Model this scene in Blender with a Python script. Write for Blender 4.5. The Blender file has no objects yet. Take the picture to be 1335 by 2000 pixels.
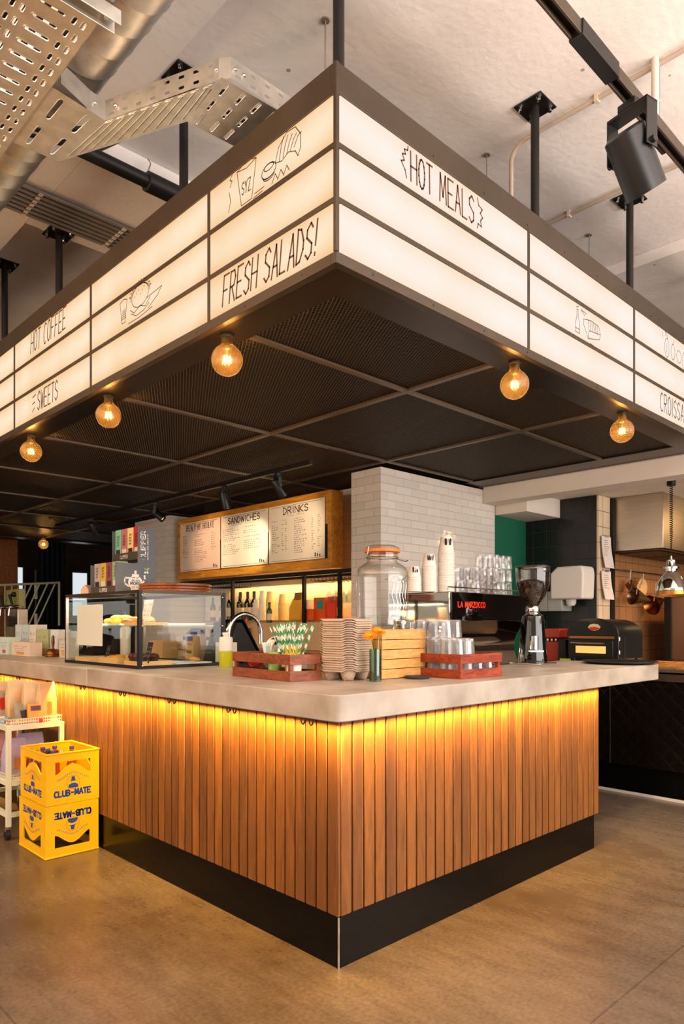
import bpy, bmesh, math, random
from mathutils import Vector, Matrix
random.seed(7)
S = bpy.context.scene; COL = S.collection
PI = math.pi
# ---------------- camera, world, lights, exposure ----------------
cam = bpy.data.cameras.new('camera'); co = bpy.data.objects.new('camera', cam); COL.objects.link(co); S.camera = co
co.location = (-1.869, -1.9495, 1.33)
co.rotation_euler = (PI/2, 0, -math.atan2(.6955, .7185))
cam.sensor_fit = 'VERTICAL'; cam.sensor_height = 36; cam.sensor_width = 24.03
cam.lens = 1371.3/2000*36; cam.shift_y = 218/2000; cam.clip_start = .05; cam.clip_end = 60
S.view_settings.view_transform = 'Standard'; S.view_settings.look = 'None'
S.view_settings.exposure = 0.0; S.view_settings.gamma = 1; S.view_settings.use_curve_mapping = False
W = bpy.data.worlds.new('world'); S.world = W; W.use_nodes = True
W.node_tree.nodes['Background'].inputs[0].default_value = (1, .86, .72, 1)
W.node_tree.nodes['Background'].inputs[1].default_value = .62

def area(name, loc, rot, sx, sy, power, col, spread=180):
    l = bpy.data.lights.new(name, 'AREA'); l.shape = 'RECTANGLE'; l.size = sx; l.size_y = sy
    l.energy = power; l.color = col; l.spread = math.radians(spread)
    o = bpy.data.objects.new(name, l); COL.objects.link(o); o.location = loc; o.rotation_euler = rot
    return o
def spot(name, loc, target, power, col, ang=60, blend=.6, rad=.04):
    l = bpy.data.lights.new(name, 'SPOT'); l.energy = power; l.color = col; l.spot_size = math.radians(ang); l.spot_blend = blend
    l.shadow_soft_size = rad
    o = bpy.data.objects.new(name, l); COL.objects.link(o); o.location = loc
    o.rotation_euler = (Vector(target)-Vector(loc)).to_track_quat('-Z', 'Y').to_euler()
    return o
# added area lights for assumed daylight, behind and beside the viewer; no windows built
area('window_light_south', (2.5, -6.8, 2.0), (PI/2, 0, 0), 9, 3.2, 500, (1, .93, .90))
area('window_light_west', (-6.8, 2, 1.9), (PI/2, 0, -PI/2), 8, 3.0, 110, (1, .80, .60))
# unseen fill lights added on the room side to brighten the ceiling
area('uplighter', (1.5, -4.2, 2.2), (PI, 0, 0), 8, 1.6, 850, (1, .86, .78))
area('uplighter', (-4.4, .8, 1.9), (PI, 0, 0), 2.2, 6, 820, (1, .66, .42))
spot('duct_wash', (-1.3, 3.4, 2.3), (-.6, 1.7, 3.6), 45, (1, .60, .30), 70, .9, .1)  # added warm spot for the duct highlight, no fixture there
spot('floor_spot', (1.16, -.72, 3.16), (3.0, -1.4, 0), 380, (1, .76, .50), 84, .9, .08)
spot('tray_wash', (-2.7, -.1, 1.9), (-.30, .55, 3.4), 80, (1, .74, .46), 30, .8, .1)  # added spot that brightens the branch tray, without a fixture
# warm LED strips under the worktop edge; the ceiling spot is unlit
area('led_strip_left', (-.036, 2.95, .953), (0, math.radians(-14), 0), .010, 6.0, 68, (1, .57, .09), 108)
area('led_strip_right', (1.06, -.036, .953), (math.radians(14), 0, 0), 2.2, .010, 26, (1, .57, .09), 108)
spot('ceiling_wash', (-.45, .25, 3.0), (.0, 1.6, 3.9), 0, (1, .7, .45))

# ---------------- helpers ----------------
def lin(c):
    c = c/255.0
    return c/12.92 if c <= .04045 else ((c+.055)/1.055)**2.4
def rgb(r, g, b): return (lin(r), lin(g), lin(b), 1)
MATS = {}
class NT:
    def __init__(s, m): s.t = m.node_tree; s.n = s.t.nodes; s.l = s.t.links
    def new(s, k, **kw):
        n = s.n.new(k)
        for a, v in kw.items():
            if a.startswith('_'): n.inputs[a[1:].replace('_', ' ')].default_value = v
            else: setattr(n, a, v)
        return n
    def link(s, a, b): s.l.new(a, b)
def mat(name, col=(200, 200, 200), rough=.5, metal=0.0, var=0.0, vscale=6.0, bump=0.0, bscale=80.0, stretch=(1, 1, 1), emit=None, estr=0.0, spec=.5, coat=0.0, trans=0.0):
    """plain painted / metal / cloth surface with slight procedural variation"""
    if name in MATS: return MATS[name]
    m = bpy.data.materials.new(name); m.use_nodes = True; MATS[name] = m
    k = NT(m); b = k.n['Principled BSDF']
    b.inputs['Base Color'].default_value = rgb(*col); b.inputs['Roughness'].default_value = rough
    b.inputs['Metallic'].default_value = metal; b.inputs['Specular IOR Level'].default_value = spec
    b.inputs['Coat Weight'].default_value = coat; b.inputs['Transmission Weight'].default_value = trans
    tc = k.new('ShaderNodeTexCoord'); mp = k.new('ShaderNodeMapping'); mp.inputs['Scale'].default_value = stretch
    k.link(tc.outputs['Object'], mp.inputs[0])
    if var:
        nz = k.new('ShaderNodeTexNoise', _Scale=vscale, _Detail=5.0); k.link(mp.outputs[0], nz.inputs['Vector'])
        r = k.new('ShaderNodeMapRange'); r.inputs[1].default_value = .3; r.inputs[2].default_value = .7
        r.inputs[3].default_value = 1-var; r.inputs[4].default_value = 1+var*.6; k.link(nz.outputs[0], r.inputs[0])
        mx = k.new('ShaderNodeMix', data_type='RGBA', blend_type='MULTIPLY'); mx.inputs[0].default_value = 1
        mx.inputs[6].default_value = rgb(*col); k.link(r.outputs[0], mx.inputs[7]); k.link(mx.outputs[2], b.inputs['Base Color'])
    if bump:
        nb = k.new('ShaderNodeTexNoise', _Scale=bscale, _Detail=4.0); k.link(mp.outputs[0], nb.inputs['Vector'])
        bp = k.new('ShaderNodeBump', _Strength=bump, _Distance=.01); k.link(nb.outputs[0], bp.inputs['Height']); k.link(bp.outputs[0], b.inputs['Normal'])
    if emit:
        b.inputs['Emission Color'].default_value = rgb(*emit); b.inputs['Emission Strength'].default_value = estr
    return m
def thin_glass(name, tint=(235, 240, 238), edge=.75, base=.05, rough=.02):
    """thin clear glass: see-through facing the eye, brighter at grazing angles, reflects its surroundings"""
    if name in MATS: return MATS[name]
    m = bpy.data.materials.new(name); m.use_nodes = True; MATS[name] = m; k = NT(m)
    k.n.remove(k.n['Principled BSDF']); out = k.n['Material Output']
    tr = k.new('ShaderNodeBsdfTransparent'); tr.inputs[0].default_value = rgb(*tint)
    gl = k.new('ShaderNodeBsdfGlossy'); gl.inputs[0].default_value = (1, 1, 1, 1); gl.inputs['Roughness'].default_value = rough
    lw = k.new('ShaderNodeLayerWeight', _Blend=.5); pw = k.new('ShaderNodeMath', operation='POWER'); pw.inputs[1].default_value = 2.6
    mr = k.new('ShaderNodeMapRange'); mr.inputs[3].default_value = base; mr.inputs[4].default_value = edge
    k.link(lw.outputs['Facing'], pw.inputs[0]); k.link(pw.outputs[0], mr.inputs[0])
    mx = k.new('ShaderNodeMixShader'); k.link(mr.outputs[0], mx.inputs[0]); k.link(tr.outputs[0], mx.inputs[1]); k.link(gl.outputs[0], mx.inputs[2])
    k.link(mx.outputs[0], out.inputs[0]); return m
def emission(name, col, s):
    if name in MATS: return MATS[name]
    m = bpy.data.materials.new(name); m.use_nodes = True; MATS[name] = m; k = NT(m)
    k.n.remove(k.n['Principled BSDF']); e = k.new('ShaderNodeEmission'); e.inputs[0].default_value = rgb(*col); e.inputs[1].default_value = s
    k.link(e.outputs[0], k.n['Material Output'].inputs[0]); return m

class MB:
    def __init__(s): s.v = []; s.f = []; s.T = Matrix.Identity(4)
    def add(s, vs, fs):
        n = len(s.v); s.v += [tuple(s.T @ Vector(v)) for v in vs]; s.f += [tuple(i+n for i in f) for f in fs]; return s
    def box(s, x0, y0, z0, x1, y1, z1):
        if x0 > x1: x0, x1 = x1, x0
        if y0 > y1: y0, y1 = y1, y0
        if z0 > z1: z0, z1 = z1, z0
        return s.add([(x0, y0, z0), (x1, y0, z0), (x1, y1, z0), (x0, y1, z0), (x0, y0, z1), (x1, y0, z1), (x1, y1, z1), (x0, y1, z1)],
                     [(0, 3, 2, 1), (4, 5, 6, 7), (0, 1, 5, 4), (1, 2, 6, 5), (2, 3, 7, 6), (3, 0, 4, 7)])
    def cbox(s, c, d, rz=0, rx=0, ry=0):
        M = s.T; s.T = M @ Matrix.Translation(c) @ Matrix.Rotation(rz, 4, 'Z') @ Matrix.Rotation(ry, 4, 'Y') @ Matrix.Rotation(rx, 4, 'X')
        s.box(-d[0]/2, -d[1]/2, -d[2]/2, d[0]/2, d[1]/2, d[2]/2); s.T = M; return s
    def lathe(s, prof, c=(0, 0, 0), seg=24, axis='Z', caps=True):
        M = s.T; R = Matrix.Identity(4)
        if axis == 'X': R = Matrix.Rotation(PI/2, 4, 'Y')
        elif axis == 'Y': R = Matrix.Rotation(-PI/2, 4, 'X')
        elif not isinstance(axis, str): R = Vector(axis).to_track_quat('Z', 'Y').to_matrix().to_4x4()
        s.T = M @ Matrix.Translation(c) @ R
        vs = []; fs = []; n = len(prof)
        for r, z in prof:
            for i in range(seg): a = 2*PI*i/seg; vs.append((max(r, 1e-5)*math.cos(a), max(r, 1e-5)*math.sin(a), z))
        for j in range(n-1):
            for i in range(seg): k2 = (i+1) % seg; fs.append((j*seg+i, j*seg+k2, (j+1)*seg+k2, (j+1)*seg+i))
        if caps:
            if prof[0][0] > 2e-4: fs.append(tuple(reversed(range(seg))))
            if prof[-1][0] > 2e-4: fs.append(tuple((n-1)*seg+i for i in range(seg)))
        s.add(vs, fs); s.T = M; return s
    def cyl(s, p, q, r, seg=16, r2=None):
        p = Vector(p); q = Vector(q); d = q-p
        return s.lathe([(r, 0), (r if r2 is None else r2, d.length)], tuple(p), seg, tuple(d))
    def tube(s, pts, r, seg=8, closed=False):
        pts = [Vector(p) for p in pts]; n = len(pts); vs = []; fs = []; up = None
        for i, p in enumerate(pts):
            a = pts[(i-1) % n] if (closed or i > 0) else p; b = pts[(i+1) % n] if (closed or i < n-1) else p
            t = (b-a).normalized()
            if up is None: up = t.orthogonal().normalized()
            u = (up - t*up.dot(t));
            u = u.normalized() if u.length > 1e-6 else t.orthogonal().normalized(); up = u; w = t.cross(u)
            rr = r[i] if isinstance(r, (list, tuple)) else r
            for k in range(seg): an = 2*PI*k/seg; vs.append(tuple(p+(u*math.cos(an)+w*math.sin(an))*rr))
        m = n if closed else n-1
        for i in range(m):
            for k in range(seg):
                k2 = (k+1) % seg; j = (i+1) % n; fs.append((i*seg+k, i*seg+k2, j*seg+k2, j*seg+k))
        if not closed: fs += [tuple(reversed(range(seg))), tuple((n-1)*seg+k for k in range(seg))]
        return s.add(vs, fs)
    def prism(s, poly, O, U, V, N, d):
        O, U, V, N = map(Vector, (O, U, V, N)); n = len(poly)
        vs = [tuple(O+U*x+V*y) for x, y in poly]+[tuple(O+U*x+V*y+N*d) for x, y in poly]
        fs = [tuple(reversed(range(n))), tuple(range(n, 2*n))]+[(i, (i+1) % n, n+(i+1) % n, n+i) for i in range(n)]
        if U.cross(V).dot(N)*d < 0: fs = [tuple(reversed(f)) for f in fs]
        return s.add(vs, fs)
    def quad(s, a, b, c, d): return s.add([a, b, c, d], [(0, 1, 2, 3)])
    def sphere(s, c, r, seg=16, rings=10, sz=1.0):
        return s.lathe([(r*math.sin(PI*i/rings), -r*sz*math.cos(PI*i/rings)) for i in range(rings+1)], c, seg)
    def grid(s, fn, nu, nv):
        vs = [fn(i/nu, j/nv) for j in range(nv+1) for i in range(nu+1)]
        return s.add(vs, [(j*(nu+1)+i, j*(nu+1)+i+1, (j+1)*(nu+1)+i+1, (j+1)*(nu+1)+i) for j in range(nv) for i in range(nu)])
    def build(s, name, m, parent=None, world=False, bevel=0, smooth=40, seg=2):
        me = bpy.data.meshes.new(name)
        v = s.v
        if world and parent is not None:
            L = parent.location
            if parent.parent: L = L+parent.parent.location
            v = [(a[0]-L[0], a[1]-L[1], a[2]-L[2]) for a in v]
        me.from_pydata(v, [], s.f); me.validate(); me.update()
        me.materials.append(m)
        if smooth:
            me.polygons.foreach_set('use_smooth', [True]*len(me.polygons)); me.set_sharp_from_angle(angle=math.radians(smooth))
        o = bpy.data.objects.new(name, me); COL.objects.link(o)
        if parent is not None: o.parent = parent
        if bevel:
            b = o.modifiers.new('bevel', 'BEVEL'); b.width = bevel; b.segments = seg; b.limit_method = 'ANGLE'; b.angle_limit = math.radians(50)
        return o
def tag(o, label=None, cat=None, group=None, kind=None):
    if label: o['label'] = label
    if cat: o['category'] = cat
    if group: o['group'] = group
    if kind: o['kind'] = kind
    return o
def thing(name, label, cat, loc=(0, 0, 0), rz=0, group=None):
    o = bpy.data.objects.new(name, None); COL.objects.link(o); o.location = loc; o.rotation_euler = (0, 0, rz)
    o.empty_display_size = .05
    return tag(o, label, cat, group)
def struct(name, mb, m, label=None, bevel=0, smooth=0):
    o = mb.build(name, m, bevel=bevel, smooth=smooth); o['kind'] = 'structure'
    if label: o['label'] = label
    return o
def dup(root, loc=None, rz=None, label=None, group=None):
    r = root.copy(); COL.objects.link(r)
    if loc is not None: r.location = loc
    if rz is not None: r.rotation_euler = (0, 0, rz)
    if label: r['label'] = label
    if group: r['group'] = group
    for ch in list(root.children):
        c = ch.copy(); COL.objects.link(c); c.parent = r
        for g in list(ch.children):
            d = g.copy(); COL.objects.link(d); d.parent = c
    return r
# single-stroke hand lettering: each glyph is a list of polylines in a 1 x 1 cell
def arc(cx, cy, rx, ry, a0, a1, n=9): return [(cx+rx*math.cos(math.radians(a0+(a1-a0)*i/n)), cy+ry*math.sin(math.radians(a0+(a1-a0)*i/n))) for i in range(n+1)]
G = {'A': [[(0, 0), (.5, 1), (1, 0)], [(.2, .35), (.8, .35)]], 'B': [[(0, 0), (0, 1), (.6, 1), (.9, .78), (.6, .52), (0, .52)], [(.6, .52), (1, .26), (.6, 0), (0, 0)]],
     'C': [arc(.55, .5, .5, .5, 55, 305)], 'D': [[(0, 0), (0, 1), (.5, .95), (.95, .6), (.95, .35), (.5, .03), (0, 0)]], 'E': [[(1, 1), (0, 1), (0, 0), (1, 0)], [(0, .5), (.75, .5)]],
     'F': [[(1, 1), (0, 1), (0, 0)], [(0, .5), (.75, .5)]], 'G': [arc(.55, .5, .5, .5, 55, 330)+[(1, .45), (.6, .45)]], 'H': [[(0, 0), (0, 1)], [(1, 0), (1, 1)], [(0, .5), (1, .5)]],
     'I': [[(.5, 0), (.5, 1)]], 'J': [[(.9, 1), (.9, .2), (.5, 0), (.1, .2)]], 'K': [[(0, 0), (0, 1)], [(.95, 1), (0, .45), (1, 0)]], 'L': [[(0, 1), (0, 0), (.9, 0)]],
     'M': [[(0, 0), (.12, 1), (.5, .2), (.88, 1), (1, 0)]], 'N': [[(0, 0), (0, 1), (1, 0), (1, 1)]], 'O': [arc(.5, .5, .5, .5, 90, 450, 14)], 'P': [[(0, 0), (0, 1), (.7, 1), (1, .75), (.7, .5), (0, .5)]],
     'R': [[(0, 0), (0, 1), (.7, 1), (.95, .78), (.7, .52), (0, .5)], [(.35, .5), (1, 0)]], 'S': [[(.95, .85), (.6, 1), (.1, .85), (.1, .62), (.9, .4), (.9, .13), (.45, 0), (.02, .15)]],
     'T': [[(0, 1), (1, 1)], [(.5, 1), (.5, 0)]], 'U': [[(0, 1), (0, .2), (.35, 0), (.7, 0), (1, .2), (1, 1)]], 'V': [[(0, 1), (.5, 0), (1, 1)]], 'W': [[(0, 1), (.22, 0), (.5, .8), (.78, 0), (1, 1)]],
     'X': [[(0, 0), (1, 1)], [(0, 1), (1, 0)]], 'Y': [[(0, 1), (.5, .5), (1, 1)], [(.5, .5), (.5, 0)]], 'Z': [[(0, 1), (1, 1), (0, 0), (1, 0)]], '-': [[(.15, .48), (.85, .48)]],
     '!': [[(.6, 1), (.45, .28)], [(.4, .08), (.38, 0)]], '0': [arc(.5, .5, .45, .5, 90, 450, 12)], ',': [[(.4, .1), (.3, -.1)]], '.': [[(.4, .05), (.4, 0)]],
     '{': [[(.95, 1), (.9, .88), (.45, .84), (.62, .72), (.2, .66), (.45, .5), (.05, .42), (.55, .22), (.75, 0)]], '}': [[(.1, 1), (.3, .78), (.9, .72), (.55, .55), (.95, .45), (.6, .3), (.75, .12), (.2, .16), (.1, 0)]]}
def ribbon(mb, pts, sw, O, U, V, off):
    """flat painted stroke on the plane O,U,V"""
    O, U, V = Vector(O), Vector(U), Vector(V); N = U.cross(V).normalized()*off
    for a, b in zip(pts, pts[1:]):
        a = Vector(a); b = Vector(b); d = b-a
        if d.length < 1e-7: continue
        d.normalize(); p = Vector((-d.y, d.x))*sw/2; e = d*sw*.35
        q = [a-e-p, b+e-p, b+e+p, a-e+p]
        mb.quad(*[tuple(O+U*c.x+V*c.y+N) for c in q])
def write(mb, text, O, U, V, h, w, gap=.35, sw=.01, off=.001, slant=0, jit=0):
    """write text: h glyph height, w glyph width, gap as a share of w"""
    x = 0
    for ch in text:
        if ch == ' ': x += w*(.6+gap); continue
        ww = w*(.35 if ch in 'I!.,' else 1.2 if ch in 'MW' else 1)
        dy = random.uniform(-jit, jit)*h
        for st in G.get(ch, []):
            ribbon(mb, [(x+px*ww+py*h*slant, py*h+dy) for px, py in st], sw, O, U, V, off)
        x += ww+w*gap
    return x
def textw(text, w, gap=.35): return sum(w*(.6+gap) if c == ' ' else w*(.35 if c in 'I!.,' else 1.2 if c in 'MW' else 1)+w*gap for c in text)-w*gap
def fit(mb, text, O, U, V, L, h, gap=.35, **k):
    """write text stretched to length L; '~' stands for an unreadable small hand-scribbled line"""
    if text[0] == '~':
        n = 4+3*len(text); pts = [(L*i/n, h*(.5+random.choice((-1, 1))*random.uniform(.1, .42))) for i in range(n+1)]
        cut = n//2; ribbon(mb, pts[:cut], k.get('sw', .01)*.8, O, U, V, k.get('off', .001)); ribbon(mb, pts[cut+1:], k.get('sw', .01)*.8, O, U, V, k.get('off', .001)); return L
    return write(mb, text, O, U, V, h, L/textw(text, 1, gap), gap, **k)

# ---------------- materials of the shell ----------------
def m_floor():
    m = bpy.data.materials.new('polished_concrete'); m.use_nodes = True; k = NT(m); b = k.n['Principled BSDF']
    tc = k.new('ShaderNodeTexCoord')
    n1 = k.new('ShaderNodeTexNoise', _Scale=.55, _Detail=6.0, _Roughness=.6, _Distortion=.4); n2 = k.new('ShaderNodeTexNoise', _Scale=60.0, _Detail=4.0)
    mp = k.new('ShaderNodeMapping'); mp.inputs['Scale'].default_value = (2.6, .7, 1); mp.inputs['Rotation'].default_value = (0, 0, .5)
    n3 = k.new('ShaderNodeTexNoise', _Scale=4.0, _Detail=8.0, _Roughness=.75)
    k.link(tc.outputs['Object'], n1.inputs[0]); k.link(tc.outputs['Object'], n2.inputs[0]); k.link(tc.outputs['Object'], mp.inputs[0]); k.link(mp.outputs[0], n3.inputs[0])
    cr = k.new('ShaderNodeValToRGB'); k.link(n1.outputs[0], cr.inputs[0])
    cr.color_ramp.elements[0].position = .36; cr.color_ramp.elements[0].color = rgb(74, 57, 42)
    cr.color_ramp.elements[1].position = .62; cr.color_ramp.elements[1].color = rgb(110, 96, 81)
    mx = k.new('ShaderNodeMix', data_type='RGBA', blend_type='MULTIPLY'); mx.inputs[0].default_value = 1
    r3 = k.new('ShaderNodeMapRange'); r3.inputs[1].default_value = .38; r3.inputs[2].default_value = .6; r3.inputs[3].default_value = .80; r3.inputs[4].default_value = 1.05
    k.link(n3.outputs[0], r3.inputs[0])
    r2 = k.new('ShaderNodeMapRange'); r2.inputs[1].default_value = .3; r2.inputs[2].default_value = .7; r2.inputs[3].default_value = .80; r2.inputs[4].default_value = 1.1
    k.link(n2.outputs[0], r2.inputs[0]); mm = k.new('ShaderNodeMath', operation='MULTIPLY'); k.link(r2.outputs[0], mm.inputs[0]); k.link(r3.outputs[0], mm.inputs[1])
    # saw-cut joints
    sx = k.new('ShaderNodeSeparateXYZ'); k.link(tc.outputs['Object'], sx.inputs[0])
    js = None
    for ax, c0, c1 in ((0, -1.03, 2.6), (1, -.85, 3.1)):
        a = k.new('ShaderNodeMath', operation='ADD'); k.link(sx.outputs[ax], a.inputs[0]); a.inputs[1].default_value = -c0+50*c1
        md = k.new('ShaderNodeMath', operation='MODULO'); k.link(a.outputs[0], md.inputs[0]); md.inputs[1].default_value = c1
        lt = k.new('ShaderNodeMath', operation='LESS_THAN'); k.link(md.outputs[0], lt.inputs[0]); lt.inputs[1].default_value = .008
        if js is None: js = lt
        else:
            mxm = k.new('ShaderNodeMath', operation='MAXIMUM'); k.link(js.outputs[0], mxm.inputs[0]); k.link(lt.outputs[0], mxm.inputs[1]); js = mxm
    jm = k.new('ShaderNodeMapRange'); jm.inputs[3].default_value = 1; jm.inputs[4].default_value = .72; k.link(js.outputs[0], jm.inputs[0])
    m3 = k.new('ShaderNodeMath', operation='MULTIPLY'); k.link(mm.outputs[0], m3.inputs[0]); k.link(jm.outputs[0], m3.inputs[1])
    k.link(cr.outputs[0], mx.inputs[6]); k.link(m3.outputs[0], mx.inputs[7]); k.link(mx.outputs[2], b.inputs['Base Color'])
    rr = k.new('ShaderNodeMapRange'); rr.inputs[3].default_value = .20; rr.inputs[4].default_value = .30; k.link(n3.outputs[0], rr.inputs[0]); k.link(rr.outputs[0], b.inputs['Roughness'])
    bp = k.new('ShaderNodeBump', _Strength=.08, _Distance=.004); k.link(n2.outputs[0], bp.inputs['Height']); k.link(bp.outputs[0], b.inputs['Normal'])
    return m
def m_plaster(name, c0, c1, sc=1.2, rough=.85, bstr=.25):
    m = bpy.data.materials.new(name); m.use_nodes = True; k = NT(m); b = k.n['Principled BSDF']
    tc = k.new('ShaderNodeTexCoord'); n1 = k.new('ShaderNodeTexNoise', _Scale=sc, _Detail=7.0, _Roughness=.55); n2 = k.new('ShaderNodeTexNoise', _Scale=28.0, _Detail=6.0)
    vo = k.new('ShaderNodeTexVoronoi', _Scale=3.2); k.link(tc.outputs['Object'], vo.inputs[0])
    for n in (n1, n2): k.link(tc.outputs['Object'], n.inputs[0])
    cr = k.new('ShaderNodeValToRGB'); k.link(n1.outputs[0], cr.inputs[0])
    cr.color_ramp.elements[0].position = .35; cr.color_ramp.elements[0].color = rgb(*c0); cr.color_ramp.elements[1].position = .65; cr.color_ramp.elements[1].color = rgb(*c1)
    lt = k.new('ShaderNodeMath', operation='LESS_THAN'); k.link(vo.outputs['Distance'], lt.inputs[0]); lt.inputs[1].default_value = .035
    mx = k.new('ShaderNodeMix', data_type='RGBA'); k.link(lt.outputs[0], mx.inputs[0]); k.link(cr.outputs[0], mx.inputs[6]); mx.inputs[7].default_value = rgb(c0[0]*.72, c0[1]*.7, c0[2]*.66)
    k.link(mx.outputs[2], b.inputs['Base Color']); b.inputs['Roughness'].default_value = rough
    bp = k.new('ShaderNodeBump', _Strength=bstr, _Distance=.01); k.link(n2.outputs[0], bp.inputs['Height']); k.link(bp.outputs[0], b.inputs['Normal'])
    return m
def m_tile(name, col, grout, bw, bh, rough=.08, offset=.5, bump=.35, mort=.003, warp=.35):
    m = bpy.data.materials.new(name); m.use_nodes = True; k = NT(m); b = k.n['Principled BSDF']
    tc = k.new('ShaderNodeTexCoord'); sx = k.new('ShaderNodeSeparateXYZ'); k.link(tc.outputs['Object'], sx.inputs[0])
    ad = k.new('ShaderNodeMath', operation='ADD'); k.link(sx.outputs[0], ad.inputs[0]); k.link(sx.outputs[1], ad.inputs[1])
    cb = k.new('ShaderNodeCombineXYZ'); k.link(ad.outputs[0], cb.inputs[0]); k.link(sx.outputs[2], cb.inputs[1])
    br = k.new('ShaderNodeTexBrick'); k.link(cb.outputs[0], br.inputs[0]); br.offset = offset; br.squash = 1
    br.inputs['Color1'].default_value = rgb(*col); br.inputs['Color2'].default_value = rgb(*[c*.96 for c in col]); br.inputs['Mortar'].default_value = rgb(*grout)
    br.inputs['Scale'].default_value = 1; br.inputs['Brick Width'].default_value = bw; br.inputs['Row Height'].default_value = bh; br.inputs['Mortar Size'].default_value = mort; br.inputs['Mortar Smooth'].default_value = .3
    k.link(br.outputs[0], b.inputs['Base Color'])
    rr = k.new('ShaderNodeMapRange'); rr.inputs[3].default_value = rough; rr.inputs[4].default_value = .7; k.link(br.outputs[1], rr.inputs[0]); k.link(rr.outputs[0], b.inputs['Roughness'])
    nz = k.new('ShaderNodeTexNoise', _Scale=9.0, _Detail=1.5); k.link(tc.outputs['Object'], nz.inputs[0])
    mt = k.new('ShaderNodeMath', operation='MULTIPLY_ADD'); k.link(br.outputs[1], mt.inputs[0]); mt.inputs[1].default_value = -bump; 
    mn = k.new('ShaderNodeMath', operation='MULTIPLY'); k.link(nz.outputs[0], mn.inputs[0]); mn.inputs[1].default_value = warp; k.link(mn.outputs[0], mt.inputs[2])
    bp = k.new('ShaderNodeBump', _Strength=.6, _Distance=.01); k.link(mt.outputs[0], bp.inputs['Height']); k.link(bp.outputs[0], b.inputs['Normal'])
    return m
def m_slats():
    """oiled timber slats, a slightly different tone and grain for every slat (pitch 65 mm)"""
    m = bpy.data.materials.new('oiled_timber_slats'); m.use_nodes = True; k = NT(m); b = k.n['Principled BSDF']
    tc = k.new('ShaderNodeTexCoord'); sx = k.new('ShaderNodeSeparateXYZ'); k.link(tc.outputs['Object'], sx.inputs[0])
    ad = k.new('ShaderNodeMath', operation='SUBTRACT'); k.link(sx.outputs[0], ad.inputs[0]); k.link(sx.outputs[1], ad.inputs[1])
    dv = k.new('ShaderNodeMath', operation='DIVIDE'); k.link(ad.outputs[0], dv.inputs[0]); dv.inputs[1].default_value = .065
    fl = k.new('ShaderNodeMath', operation='FLOOR'); k.link(dv.outputs[0], fl.inputs[0])
    wn = k.new('ShaderNodeTexWhiteNoise', noise_dimensions='1D'); k.link(fl.outputs[0], wn.inputs['W'])
    mp = k.new('ShaderNodeVectorMath', operation='MULTIPLY'); k.link(tc.outputs['Object'], mp.inputs[0]); mp.inputs[1].default_value = (9, 9, .9)
    of = k.new('ShaderNodeVectorMath', operation='ADD'); k.link(mp.outputs[0], of.inputs[0])
    sc = k.new('ShaderNodeVectorMath', operation='SCALE'); k.link(wn.outputs['Color'], sc.inputs[0]); sc.inputs['Scale'].default_value = 20; k.link(sc.outputs[0], of.inputs[1])
    gr = k.new('ShaderNodeTexNoise', _Scale=3.0, _Detail=9.0, _Roughness=.62, _Distortion=1.6); k.link(of.outputs[0], gr.inputs[0])
    cr = k.new('ShaderNodeValToRGB'); k.link(gr.outputs[0], cr.inputs[0])
    e = cr.color_ramp.elements; e[0].position = .3; e[0].color = rgb(98, 56, 18); e[1].position = .72; e[1].color = rgb(142, 88, 32)
    mr = k.new('ShaderNodeMapRange'); mr.inputs[3].default_value = .62; mr.inputs[4].default_value = 1.12; k.link(wn.outputs[0], mr.inputs[0])
    mx = k.new('ShaderNodeMix', data_type='RGBA', blend_type='MULTIPLY'); mx.inputs[0].default_value = 1; k.link(cr.outputs[0], mx.inputs[6]); k.link(mr.outputs[0], mx.inputs[7])
    k.link(mx.outputs[2], b.inputs['Base Color']); b.inputs['Roughness'].default_value = .5
    bp = k.new('ShaderNodeBump', _Strength=.1, _Distance=.004); k.link(gr.outputs[0], bp.inputs['Height']); k.link(bp.outputs[0], b.inputs['Normal'])
    return m
def m_wood(name, c0, c1, scale=(2, 14, 14), rough=.5, det=3.0):
    if name in MATS: return MATS[name]
    m = bpy.data.materials.new(name); m.use_nodes = True; MATS[name] = m; k = NT(m); b = k.n['Principled BSDF']
    tc = k.new('ShaderNodeTexCoord'); mp = k.new('ShaderNodeVectorMath', operation='MULTIPLY'); k.link(tc.outputs['Object'], mp.inputs[0]); mp.inputs[1].default_value = scale
    gr = k.new('ShaderNodeTexNoise', _Scale=det, _Detail=7.0, _Distortion=1.2); k.link(mp.outputs[0], gr.inputs[0])
    cr = k.new('ShaderNodeValToRGB'); k.link(gr.outputs[0], cr.inputs[0]); e = cr.color_ramp.elements
    e[0].position = .3; e[0].color = rgb(*c0); e[1].position = .7; e[1].color = rgb(*c1)
    k.link(cr.outputs[0], b.inputs['Base Color']); b.inputs['Roughness'].default_value = rough
    return m
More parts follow.
